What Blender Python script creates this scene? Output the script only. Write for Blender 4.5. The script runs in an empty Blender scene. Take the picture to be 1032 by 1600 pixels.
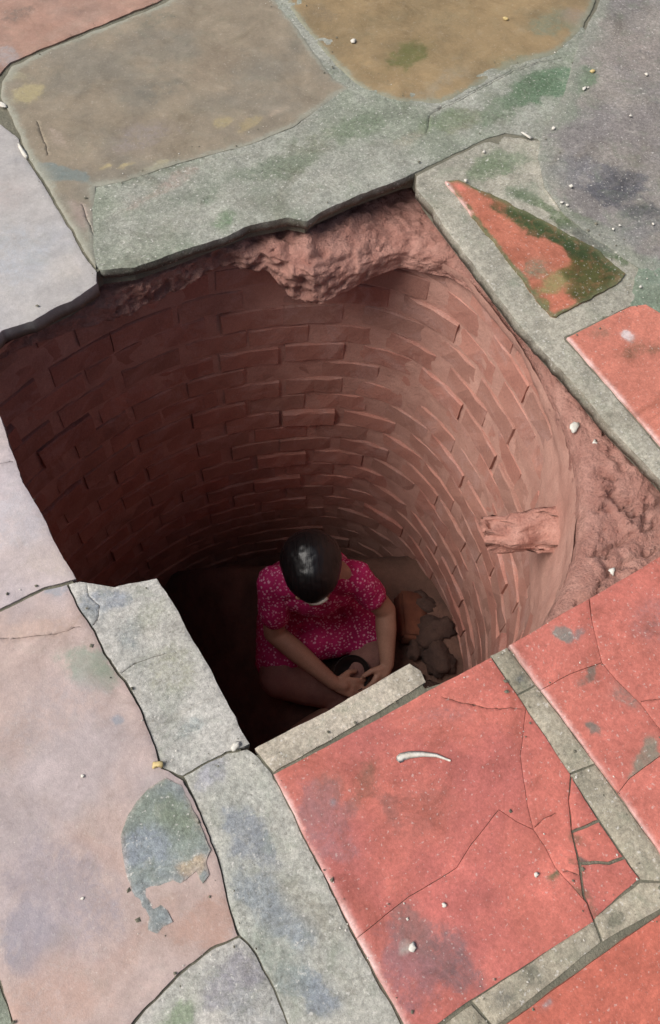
# A broken floor of worn tiles over a round brick well with a person sitting at its bottom.
import bpy, bmesh, math, random
import numpy as np
from mathutils import Vector, Matrix
from mathutils.geometry import delaunay_2d_cdt

scene = bpy.context.scene
random.seed(7)
rng = np.random.default_rng(7)

# ------------------------------------------------------------------ camera
cam_data = bpy.data.cameras.new("camera")
cam = bpy.data.objects.new("camera", cam_data)
scene.collection.objects.link(cam)
cam_data.sensor_width = 36.0
cam_data.lens = 36.0 * 1368 / 1600
cam_data.clip_start = 0.02
cam_data.clip_end = 200
cam.matrix_world = Matrix(((0.88783274, 0.38063338, -0.25859476, 0.0),
                           (-0.45720115, 0.79334390, -0.40196091, 0.0),
                           (0.05215483, 0.47510388, 0.87838271, 1.5),
                           (0, 0, 0, 1)))
scene.camera = cam

# ------------------------------------------------------------------ light
SUN_EL, SUN_AZ = math.radians(50), (-0.985, 0.17)     # towards the sun in plan
world = bpy.data.worlds.new("World")
scene.world = world
world.use_nodes = True
wn = world.node_tree
sky = wn.nodes.new("ShaderNodeTexSky")
sky.sky_type = 'NISHITA'
sky.sun_disc = False
sky.sun_elevation = SUN_EL
sky.sun_rotation = math.atan2(SUN_AZ[0], SUN_AZ[1])
sky.air_density = 1.0
sky.dust_density = 6.0
sky.ozone_density = 0.6
wn.links.new(sky.outputs[0], wn.nodes["Background"].inputs[0])
wn.nodes["Background"].inputs[1].default_value = 0.07
sun_data = bpy.data.lights.new("sun", 'SUN')
sun_data.energy = 3.0
sun_data.angle = math.radians(45)
sun_data.color = (1.0, 0.975, 0.94)
sun = bpy.data.objects.new("sun", sun_data)
scene.collection.objects.link(sun)
d = Vector((SUN_AZ[0] * math.cos(SUN_EL), SUN_AZ[1] * math.cos(SUN_EL), math.sin(SUN_EL)))
sun.rotation_euler = d.to_track_quat('Z', 'Y').to_euler()

scene.view_settings.view_transform = 'Standard'
scene.view_settings.look = 'None'
scene.view_settings.gamma = 1.0
scene.view_settings.exposure = 0.14
scene.cycles.diffuse_bounces = 8
scene.cycles.max_bounces = 12
scene.view_settings.use_curve_mapping = False


# ------------------------------------------------------------------ helpers
def lin(c):
    c = np.asarray(c, float) / 255.0
    return np.where(c <= 0.04045, c / 12.92, ((c + 0.055) / 1.055) ** 2.4)


def hash3(i, seed):
    n = i[:, 0] * 127.1 + i[:, 1] * 311.7 + i[:, 2] * 74.7 + seed * 53.17
    s = np.sin(n) * 43758.5453
    return s - np.floor(s)


def vnoise(p, seed=0):
    i = np.floor(p)
    f = p - i
    f = f * f * (3 - 2 * f)
    out = 0
    for dx in (0, 1):
        for dy in (0, 1):
            for dz in (0, 1):
                w = (f[:, 0] if dx else 1 - f[:, 0]) * (f[:, 1] if dy else 1 - f[:, 1]) * (f[:, 2] if dz else 1 - f[:, 2])
                out = out + w * hash3(i + np.array([dx, dy, dz]), seed)
    return out


def fbm(p, scale, octaves=4, seed=0, gain=0.5):
    """about -1 to 1"""
    p = np.asarray(p, float)
    if p.shape[1] == 2:
        p = np.column_stack([p, np.zeros(len(p))])
    a, s, tot, out = 1.0, scale, 0.0, 0.0
    for k in range(octaves):
        out = out + a * (vnoise(p * s + 17.3 * k, seed + k) * 2 - 1)
        tot += a
        a *= gain
        s *= 2.03
    return out / tot * 1.4


def smooth(a, b, x):
    t = np.clip((x - a) / (b - a), 0, 1)
    return t * t * (3 - 2 * t)


def inside(pts, poly):
    x, y = pts[:, 0], pts[:, 1]
    res = np.zeros(len(pts), bool)
    n = len(poly)
    for i in range(n):
        x1, y1 = poly[i]
        x2, y2 = poly[(i + 1) % n]
        if y1 == y2:
            continue
        c = (y1 > y) != (y2 > y)
        res ^= c & (x < (x2 - x1) * (y - y1) / (y2 - y1) + x1)
    return res


def densify(poly, step, closed=True):
    out = []
    n = len(poly)
    for i in range(n if closed else n - 1):
        a, b = np.array(poly[i]), np.array(poly[(i + 1) % n])
        k = max(1, int(round(np.linalg.norm(b - a) / step)))
        for j in range(k):
            out.append(a + (b - a) * j / k)
    if not closed:
        out.append(np.array(poly[-1]))
    return np.array(out)


def area(p):
    x, y = p[:, 0], p[:, 1]
    return 0.5 * np.sum(x * np.roll(y, -1) - np.roll(x, -1) * y)


def normals2(p, closed=True):
    if closed:
        t = np.roll(p, -1, 0) - np.roll(p, 1, 0)
    else:
        t = np.gradient(p, axis=0)
    t /= np.maximum(np.linalg.norm(t, axis=1, keepdims=True), 1e-9)
    return np.column_stack([-t[:, 1], t[:, 0]])      # left = inward for ccw


def link(o, parent=None):
    scene.collection.objects.link(o)
    if parent is not None:
        o.parent = parent
    return o


def mesh_obj(name, verts, faces, material, parent=None, smooth_shade=True, colors=None):
    me = bpy.data.meshes.new(name)
    me.from_pydata([tuple(v) for v in verts], [], [tuple(f) for f in faces])
    if smooth_shade:
        me.polygons.foreach_set("use_smooth", [True] * len(me.polygons))
    if colors is not None:
        for nm, c in colors.items():
            at = me.color_attributes.new(nm, 'FLOAT_COLOR', 'POINT')
            at.data.foreach_set("color", np.ascontiguousarray(c, dtype=float).ravel())
    me.materials.append(material)
    me.update()
    return link(bpy.data.objects.new(name, me), parent)


def tag(o, label=None, cat=None, group=None, kind=None):
    if label: o["label"] = label
    if cat: o["category"] = cat
    if group: o["group"] = group
    if kind: o["kind"] = kind
    return o


def empty(name, loc=(0, 0, 0)):
    o = bpy.data.objects.new(name, None)
    o.empty_display_size = 0.1
    o.location = loc
    return link(o)


# ------------------------------------------------------------------ materials
class NT:
    def __init__(self, name):
        self.m = bpy.data.materials.new(name)
        self.m.use_nodes = True
        self.t = self.m.node_tree
        self.b = self.t.nodes["Principled BSDF"]
        self.tc = self.t.nodes.new("ShaderNodeTexCoord")
        self.co = self.tc.outputs["Object"]

    def n(self, kind, **kw):
        nd = self.t.nodes.new(kind)
        for k, v in kw.items():
            setattr(nd, k, v)
        return nd

    def l(self, a, b):
        self.t.links.new(a, b)

    def noise(self, scale, detail=4, rough=0.6, co=None, dist=0.0):
        nd = self.n("ShaderNodeTexNoise")
        nd.inputs["Scale"].default_value = scale
        nd.inputs["Detail"].default_value = detail
        nd.inputs["Roughness"].default_value = rough
        nd.inputs["Distortion"].default_value = dist
        self.l(co or self.co, nd.inputs["Vector"])
        return nd.outputs["Fac"]

    def rng(self, x, a, b, c, d):
        nd = self.n("ShaderNodeMapRange")
        for i, v in zip((1, 2, 3, 4), (a, b, c, d)):
            nd.inputs[i].default_value = v
        self.l(x, nd.inputs[0])
        return nd.outputs[0]

    def mix(self, fac, a, b, mode='MIX'):
        nd = self.n("ShaderNodeMix", data_type='RGBA', blend_type=mode)
        for i, v in ((0, fac), (6, a), (7, b)):
            if hasattr(v, "links"):
                self.l(v, nd.inputs[i])
            elif i == 0:
                nd.inputs[i].default_value = v
            else:
                nd.inputs[i].default_value = (*v, 1)
        return nd.outputs[2]

    def gray(self, x):
        nd = self.n("ShaderNodeCombineColor")
        for i in range(3):
            self.l(x, nd.inputs[i])
        return nd.outputs[0]

    def math(self, op, a, b):
        nd = self.n("ShaderNodeMath", operation=op)
        for i, v in enumerate((a, b)):
            if hasattr(v, "links"):
                self.l(v, nd.inputs[i])
            else:
                nd.inputs[i].default_value = v
        return nd.outputs[0]

    def bump(self, h, strength, dist):
        nd = self.n("ShaderNodeBump")
        nd.inputs["Strength"].default_value = strength
        nd.inputs["Distance"].default_value = dist
        self.l(h, nd.inputs["Height"])
        self.l(nd.outputs[0], self.b.inputs["Normal"])


def floor_material(name, rough, grain, bump, dark_pits=0.0, hue=0.0, grime=0.8):
    """colour comes from the stain attribute; noise adds grain, pits and fine relief"""
    t = NT(name)
    at = t.n("ShaderNodeAttribute", attribute_name="ground")
    st = t.n("ShaderNodeAttribute", attribute_name="stain")
    col = at.outputs["Color"]
    big = t.rng(t.noise(13, 6, 0.7, dist=0.6), 0.3, 0.7, 0.86, 1.12)
    col = t.mix(1.0, col, t.gray(big), 'MULTIPLY')
    # the stain's soft mask is broken up into a ragged, speckled edge
    soft = t.math('MULTIPLY', st.outputs["Alpha"], t.rng(t.noise(34, 7, 0.72, dist=0.5), 0.34, 0.66, 0.15, 0.62))
    rag = t.math('ADD', st.outputs["Alpha"], t.math('MULTIPLY', t.noise(48, 8, 0.8, dist=0.9), 1.5))
    rag = t.math('MULTIPLY', t.rng(rag, 1.12, 1.42, 0, 0.6), t.rng(st.outputs["Alpha"], 0.05, 0.4, 0, 1))
    k = t.math('MINIMUM', t.math('ADD', soft, rag), 1.0)
    col = t.mix(k, col, st.outputs["Color"])
    mid = t.rng(t.noise(90, 6, 0.75), 0.32, 0.68, 1 - grain, 1 + grain)
    col = t.mix(1.0, col, t.gray(mid), 'MULTIPLY')
    fine = t.rng(t.noise(210, 3, 0.7), 0.3, 0.7, 1 - grain * 0.8, 1 + grain * 0.8)
    col = t.mix(1.0, col, t.gray(fine), 'MULTIPLY')
    # scuffs, dust and grime
    sc = t.noise(5.5, 9, 0.78, dist=1.2)
    col = t.mix(t.rng(sc, 0.52, 0.70, 0, grime), col, t.mix(1.0, col, (1.32, 1.30, 1.30), 'MULTIPLY'))
    col = t.mix(t.rng(sc, 0.48, 0.34, 0, grime), col, t.mix(1.0, col, (0.70, 0.68, 0.64), 'MULTIPLY'))
    spot = t.rng(t.noise(240, 2, 0.4), 0.74, 0.80, 0, 0.45)
    col = t.mix(spot, col, (0.75, 0.70, 0.66))
    if hue:                                            # faint moss and lime in the surface
        col = t.mix(t.rng(t.noise(17, 6, 0.7, dist=0.8), 0.52, 0.72, 0, hue), col, (0.19, 0.235, 0.165))
        col = t.mix(t.rng(t.noise(26, 6, 0.7, dist=0.5), 0.56, 0.74, 0, hue * 0.8), col, (0.60, 0.57, 0.50))
    g = t.rng(t.noise(150, 2, 0.5), 0.64, 0.72, 0, 1)
    col = t.mix(t.math('MULTIPLY', g, min(1.0, grain * 1.8)), col, (0.72, 0.70, 0.66))
    p = t.rng(t.noise(110, 4, 0.7), 0.30, 0.38, 1, 0)
    if dark_pits:
        col = t.mix(t.math('MULTIPLY', p, dark_pits), col, (0.09, 0.08, 0.065))
    t.l(col, t.b.inputs["Base Color"])
    t.l(t.rng(t.noise(22, 4, 0.6), 0.3, 0.7, rough - 0.12, rough + 0.12), t.b.inputs["Roughness"])
    h = t.math('ADD', t.math('MULTIPLY', t.noise(60, 5, 0.7), 0.5), t.math('MULTIPLY', t.noise(420, 3, 0.7), 0.5))
    t.bump(h, bump, 0.004)
    t.b.inputs["Specular IOR Level"].default_value = 0.32
    return t.m


M_TILE = floor_material("worn_red_tile", 0.68, 0.16, 0.3, 0.3, 0.0, 1.0)
M_OLD = floor_material("weathered_tile", 0.62, 0.075, 0.35, 0.18, 0.12, 0.55)
M_CEMENT = floor_material("cement", 0.85, 0.30, 0.7, 0.5, 0.4)


def simple(name, c1, c2, scale, rough, bump=0.4, dist=0.004, bscale=120, rand=0.0, spec=0.5, hue=0.0, clay=0.0):
    t = NT(name)
    f = t.rng(t.noise(scale, 5, 0.65), 0.32, 0.68, 0, 1)
    col = t.mix(f, tuple(lin(c1) * ALB), tuple(lin(c2) * ALB))
    if rand:
        oi = t.n("ShaderNodeObjectInfo")
        col = t.mix(1.0, col, t.gray(t.rng(oi.outputs["Random"], 0, 1, 1 - rand, 1 + rand)), 'MULTIPLY')
        wn_ = t.n("ShaderNodeTexWhiteNoise", noise_dimensions='1D')
        t.l(oi.outputs["Random"], wn_.inputs["W"])
        col = t.mix(t.rng(wn_.outputs["Value"], 0.45, 1.0, 0, hue), col, tuple(lin((150, 128, 116)) * ALB))
        col = t.mix(t.rng(wn_.outputs["Value"], 0.35, 0.0, 0, hue), col, tuple(lin((178, 112, 98)) * ALB))
        if clay:
            geo = t.n("ShaderNodeNewGeometry")
            wet = t.rng(t.noise(7, 7, 0.75, co=geo.outputs["Position"], dist=0.8), 0.50, 0.62, 0, clay)
            col = t.mix(wet, col, tuple(lin((202, 162, 152)) * ALB))
            drk = t.rng(t.noise(11, 6, 0.7, co=geo.outputs["Position"]), 0.42, 0.30, 0, 0.3)
            col = t.mix(drk, col, tuple(lin((130, 90, 78)) * ALB))
    fine = t.rng(t.noise(260, 3, 0.7), 0.3, 0.7, 0.85, 1.12)
    col = t.mix(1.0, col, t.gray(fine), 'MULTIPLY')
    t.l(col, t.b.inputs["Base Color"])
    t.b.inputs["Roughness"].default_value = rough
    t.b.inputs["Specular IOR Level"].default_value = spec
    t.bump(t.noise(bscale, 5, 0.7), bump, dist)
    return t.m


ALB = 0.85
M_BED = simple("joint_mortar", (140, 136, 120), (106, 106, 92), 14, 0.95, 0.8, 0.006)
M_BRICK = simple("well_brick", (200, 145, 129), (176, 122, 108), 9, 0.85, 0.6, 0.005, 90, rand=0.10, hue=0.35, clay=0.55)
M_CLAY = simple("clay_mortar", (208, 162, 147), (186, 138, 124), 12, 0.9, 0.6, 0.006, 60)
M_EARTH = simple("red_earth", (212, 162, 148), (176, 124, 111), 18, 0.95, 1.0, 0.014, 85)
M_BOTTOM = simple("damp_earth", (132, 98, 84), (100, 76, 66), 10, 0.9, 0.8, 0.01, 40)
M_SKIN = simple("skin", (198, 154, 132), (182, 138, 118), 14, 0.55, 0.15, 0.002, 200)
def hair_material():
    t = NT("black_hair")
    vm = t.n("ShaderNodeVectorMath", operation='DOT_PRODUCT')
    vm.inputs[1].default_value = (0.925, -0.38, 0)
    t.l(t.co, vm.inputs[0])
    sc = t.n("ShaderNodeVectorMath", operation='SCALE')
    sc.inputs[3].default_value = 9
    t.l(t.co, sc.inputs[0])
    cb = t.n("ShaderNodeCombineXYZ")
    t.l(t.math('MULTIPLY', vm.outputs["Value"], 260), cb.inputs[0])
    ad = t.n("ShaderNodeVectorMath", operation='ADD')
    t.l(cb.outputs[0], ad.inputs[0])
    t.l(sc.outputs[0], ad.inputs[1])
    st = t.noise(1.0, 4, 0.7, co=ad.outputs[0])
    t.l(t.mix(t.rng(st, 0.35, 0.65, 0, 1), (0.004, 0.004, 0.005), (0.011, 0.010, 0.011)), t.b.inputs["Base Color"])
    t.l(t.rng(st, 0.3, 0.7, 0.24, 0.40), t.b.inputs["Roughness"])
    t.bump(st, 0.3, 0.002)
    return t.m


M_HAIR = hair_material()
M_WHITE = simple("white_chip", (238, 236, 228), (220, 214, 200), 60, 0.6, 0.3, 0.002)
M_YELLOW = simple("yellow_chip", (226, 205, 150), (205, 180, 120), 60, 0.7, 0.3, 0.002)
M_DARK = simple("dark_metal", (44, 40, 40), (30, 28, 28), 20, 0.4, 0.2, 0.002)

# ------------------------------------------------------------------ floor pieces
BLOBS = []        # stains that belong to the place: centre, radii, turn, colour, strength, edge


def blobs(rows):
    for (cx, cy), rx, ry, ang, c, s, *soft in rows:
        c = np.asarray(c, float)
        k_ = 0.9 if c[1] >= c.max() else 0.6
        c = c * k_ + c.mean() * (1 - k_)
        BLOBS.append((cx, cy, rx, ry, math.radians(ang), lin(c), s * 0.85, soft[0] if soft else 0.5))


def paint(xy, base, second, own=(), amount=0.8, scale=7.0, seed=0, poly=None):
    n = len(xy)
    c = np.tile(lin(base), (n, 1))
    f = smooth(-0.25, 0.55, fbm(xy, scale, 5, seed + 3, 0.6))[:, None] * amount
    c = c * (1 - f) + lin(second) * f
    c = np.clip(c * (1 + 0.10 * fbm(xy, 24, 3, seed + 9))[:, None], 0, 1)
    warp = np.column_stack([fbm(xy, 20, 4, 31), fbm(xy, 20, 4, 57)]) * 0.016
    grit = fbm(xy, 45, 3, 83)
    sc, sa_ = c.copy(), np.zeros((n, 1))
    mine = [b for b in BLOBS if inside(np.array([b[:2]]), poly)[0]] + list(own)
    for cx, cy, rx, ry, a, col, s, soft in mine:
        q = xy + warp - np.array([cx, cy])
        ca, sa = math.cos(a), math.sin(a)
        u = (q[:, 0] * ca + q[:, 1] * sa) / rx
        v = (-q[:, 0] * sa + q[:, 1] * ca) / ry
        dd = np.sqrt(u * u + v * v) + 0.22 * grit
        w = (1 - smooth(1 - soft, 1 + soft * 0.8, dd))[:, None] * s
        keep = sa_ * (1 - w)
        new = keep + w
        sc = np.where(new > 1e-4, (sc * keep + col * w) / np.maximum(new, 1e-4), col)
        sa_ = new
    return np.column_stack([c * ALB, np.ones(n)]), np.column_stack([np.clip(sc, 0, 1) * ALB, sa_])


TRACED = []


def piece(name, outline, material, base, second, parent, top=0.0, thick=0.036, amp=0.0012, jag=0.0025,
          gap=0.0012, drop=0.0035, dropw=0.006, res=0.009, grooves=(), own=(), edge=None, seed=0, label=None,
          amount=0.8, scale=7.0, wob=3.0, rim=None):
    poly = densify(outline, res * 0.9)
    if area(poly) < 0:
        poly = poly[::-1].copy()
    TRACED.append(poly)
    j = np.column_stack([fbm(poly, 30, 4, 5, 0.65), fbm(poly, 30, 4, 11, 0.65)]) * jag
    j += np.column_stack([fbm(poly, 7, 2, 15), fbm(poly, 7, 2, 19)]) * jag * wob * 0.35
    poly = poly + j
    poly = poly + normals2(poly) * gap
    lo, hi = poly.min(0), poly.max(0)
    gx, gy = np.meshgrid(np.arange(lo[0], hi[0], res), np.arange(lo[1], hi[1], res * 0.87))
    gx[1::2] += res / 2
    g = np.column_stack([gx.ravel(), gy.ravel()]) + rng.uniform(-0.2, 0.2, (gx.size, 2)) * res
    g = g[inside(g, poly)]
    dist = np.full(len(g), 9.0)
    for k in range(0, len(poly), 64):
        seg = poly[k:k + 64]
        dist = np.minimum(dist, np.sqrt(((g[:, None] - seg[None]) ** 2).sum(2)).min(1))
    g = g[dist > res * 0.55]
    gd = dist[dist > res * 0.55]
    # a second ring just inside the rim makes the worn edge round
    ring = poly + normals2(poly) * dropw
    rd = np.full(len(ring), 9.0)
    for k in range(0, len(poly), 64):
        rd = np.minimum(rd, np.sqrt(((ring[:, None] - poly[None, k:k + 64]) ** 2).sum(2)).min(1))
    ring = ring[inside(ring, poly) & (rd > dropw * 0.7)]
    pts = [poly, ring, g]
    nb = len(poly)
    edges = [(i, (i + 1) % nb) for i in range(nb)]
    kind = [np.zeros(nb), np.ones(len(ring)), np.ones(len(g))]
    off = nb + len(ring) + len(g)
    for gr in grooves:
        w = 0.0008
        line = densify(gr, 0.007, False)
        line = line + np.column_stack([fbm(line, 40, 3, 5), fbm(line, 40, 3, 11)]) * 0.003
        nn = normals2(line, False)
        for s, kk in ((0, 2), (w, 3), (-w, 3)):
            pl = line + nn * s
            ok = inside(pl, poly)
            pl = pl[ok]
            pts.append(pl)
            kind.append(np.full(len(pl), kk))
            if s == 0:
                edges += [(off + q, off + q + 1) for q in range(len(pl) - 1)]
            off += len(pl)
    allp = np.concatenate(pts)
    kinds = np.concatenate(kind)
    v2, _, tris, ov, _, _ = delaunay_2d_cdt([Vector(p) for p in allp], edges, [], 1, 1e-6)
    xy = np.array([(v.x, v.y) for v in v2])
    kd = np.array([min((kinds[q] for q in o), default=1) if o else 1 for o in ov])
    dd = np.full(len(xy), 9.0)
    for k in range(0, len(poly), 64):
        dd = np.minimum(dd, np.sqrt(((xy[:, None] - poly[None, k:k + 64]) ** 2).sum(2)).min(1))
    z = top + amp * fbm(xy, 9, 3, seed) + amp * 0.45 * fbm(xy, 55, 3, seed + 4)
    z -= drop * np.exp(-(dd / dropw) ** 2) * (0.75 + 0.5 * vnoise(np.column_stack([xy * 40, xy[:, :1] * 0]), 3))
    z[kd == 2] -= 0.0022
    col, stn = paint(xy, base, second, own, amount, scale, seed, np.array(outline))
    if rim is not None:                               # the neighbouring cement was smeared over the rim
        rc, rw, rs = rim
        w = (np.exp(-(np.clip(dd + 0.5 * rw * fbm(xy, 14, 4, 43), 0, 9) / rw) ** 2) * rs)[:, None]
        keep = stn[:, 3:] * (1 - w)
        new = keep + w
        stn[:, :3] = np.where(new > 1e-4, (stn[:, :3] * keep + lin(rc) * ALB * w) / np.maximum(new, 1e-4), stn[:, :3])
        stn[:, 3:] = new
    if edge is not None:                              # the left arris is painted pale, for wear and for the light it catches
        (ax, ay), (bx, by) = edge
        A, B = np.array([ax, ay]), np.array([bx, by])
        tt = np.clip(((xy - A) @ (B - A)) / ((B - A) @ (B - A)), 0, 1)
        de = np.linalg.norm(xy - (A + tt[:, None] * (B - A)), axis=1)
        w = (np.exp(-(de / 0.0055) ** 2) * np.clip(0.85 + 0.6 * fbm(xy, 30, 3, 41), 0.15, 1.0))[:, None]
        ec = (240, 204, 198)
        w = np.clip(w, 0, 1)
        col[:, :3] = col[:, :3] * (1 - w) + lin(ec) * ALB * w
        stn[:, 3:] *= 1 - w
    col[kd == 2, :3] = lin((58, 46, 38))
    stn[kd == 2, 3] = 0
    verts = np.column_stack([xy, z])
    faces = [t for t in tris]
    # walls of the piece
    cnt = {}
    for t in faces:
        for a, b in ((t[0], t[1]), (t[1], t[2]), (t[2], t[0])):
            cnt[(a, b)] = cnt.get((a, b), 0) + 1
    bnd = [(a, b) for (a, b) in cnt if (b, a) not in cnt]
    bv = sorted({a for a, b in bnd} | {b for a, b in bnd})
    m0 = {v: len(verts) + i for i, v in enumerate(bv)}
    m1 = {v: len(verts) + len(bv) + i for i, v in enumerate(bv)}
    m2 = {v: len(verts) + 2 * len(bv) + i for i, v in enumerate(bv)}
    bxy = xy[bv]
    nn = np.column_stack([fbm(bxy, 45, 3, 61), fbm(bxy, 45, 3, 67)]) * 0.004
    lowz = top - thick + 0.004 * fbm(bxy, 30, 3, 71)
    wall1 = np.column_stack([bxy + nn, (z[bv] + lowz) / 2])
    wall2 = np.column_stack([bxy + nn * 0.6, lowz])
    verts = np.concatenate([verts, verts[bv], wall1, wall2])
    wc = np.tile(np.asarray(lin((118, 108, 96)) * ALB), (len(bv), 1)) * (1 + 0.25 * fbm(bxy, 40, 3, 77))[:, None]
    one = np.ones((len(bv), 1))
    col = np.concatenate([col, col[bv], np.column_stack([wc * 0.5 + col[bv, :3] * 0.5, one]), np.column_stack([wc, one])])
    stn = np.concatenate([stn, stn[bv], np.column_stack([wc, one * 0]), np.column_stack([wc, one * 0])])
    for a, b in bnd:
        faces.append((m0[b], m0[a], m1[a], m1[b]))
        faces.append((m1[b], m1[a], m2[a], m2[b]))
    # underside
    loop = {b: a for a, b in bnd}
    start = bnd[0][0]
    seq, cur = [start], loop.get(start)
    while cur is not None and cur != start and len(seq) <= len(bv):
        seq.append(cur)
        cur = loop.get(cur)
    if len(seq) == len(bv):
        faces.append([m2[v] for v in seq])
    o = mesh_obj(name, verts, faces, material, parent, True, {"ground": col, "stain": stn})
    if label:
        o["label"] = label
    return o

# ------------------------------------------------------------------ stains (shape of their own, in metres)
HOLE = [(-0.0735,1.3398),(0.0062,1.3902),(0.0745,1.3841),(0.1655,1.3981),(0.2331,1.4224),(0.2461,1.4498),(0.2604,1.4559),(0.3293,1.4374),(0.4153,1.4393),(0.5215,1.4464),(0.6224,1.4530),(0.7159,1.4388),(0.7529,1.4107),(0.7952,1.4267),(0.9074,1.4410),(1.0645,1.4476),(1.0533,1.4056),(1.0481,1.3714),(1.0469,1.2771),(1.0467,1.1301),(1.0446,0.9610),(1.0545,0.8459),(1.0641,0.7358),(1.0684,0.6236),(1.0876,0.4670),(1.0970,0.3273),(0.9759,0.3220),(0.7517,0.3100),(0.6078,0.3022),(0.5707,0.3028),(0.4409,0.3071),(0.4417,0.3290),(0.4297,0.3521),(0.1144,0.3379),(0.1085,0.3432),(0.0925,0.6614),(0.0882,0.7034),(0.0137,0.7210),(-0.0398,0.7599),(-0.0508,0.8159),(-0.0586,0.9403),(-0.0692,1.0245),(-0.0617,1.1712)]

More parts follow.
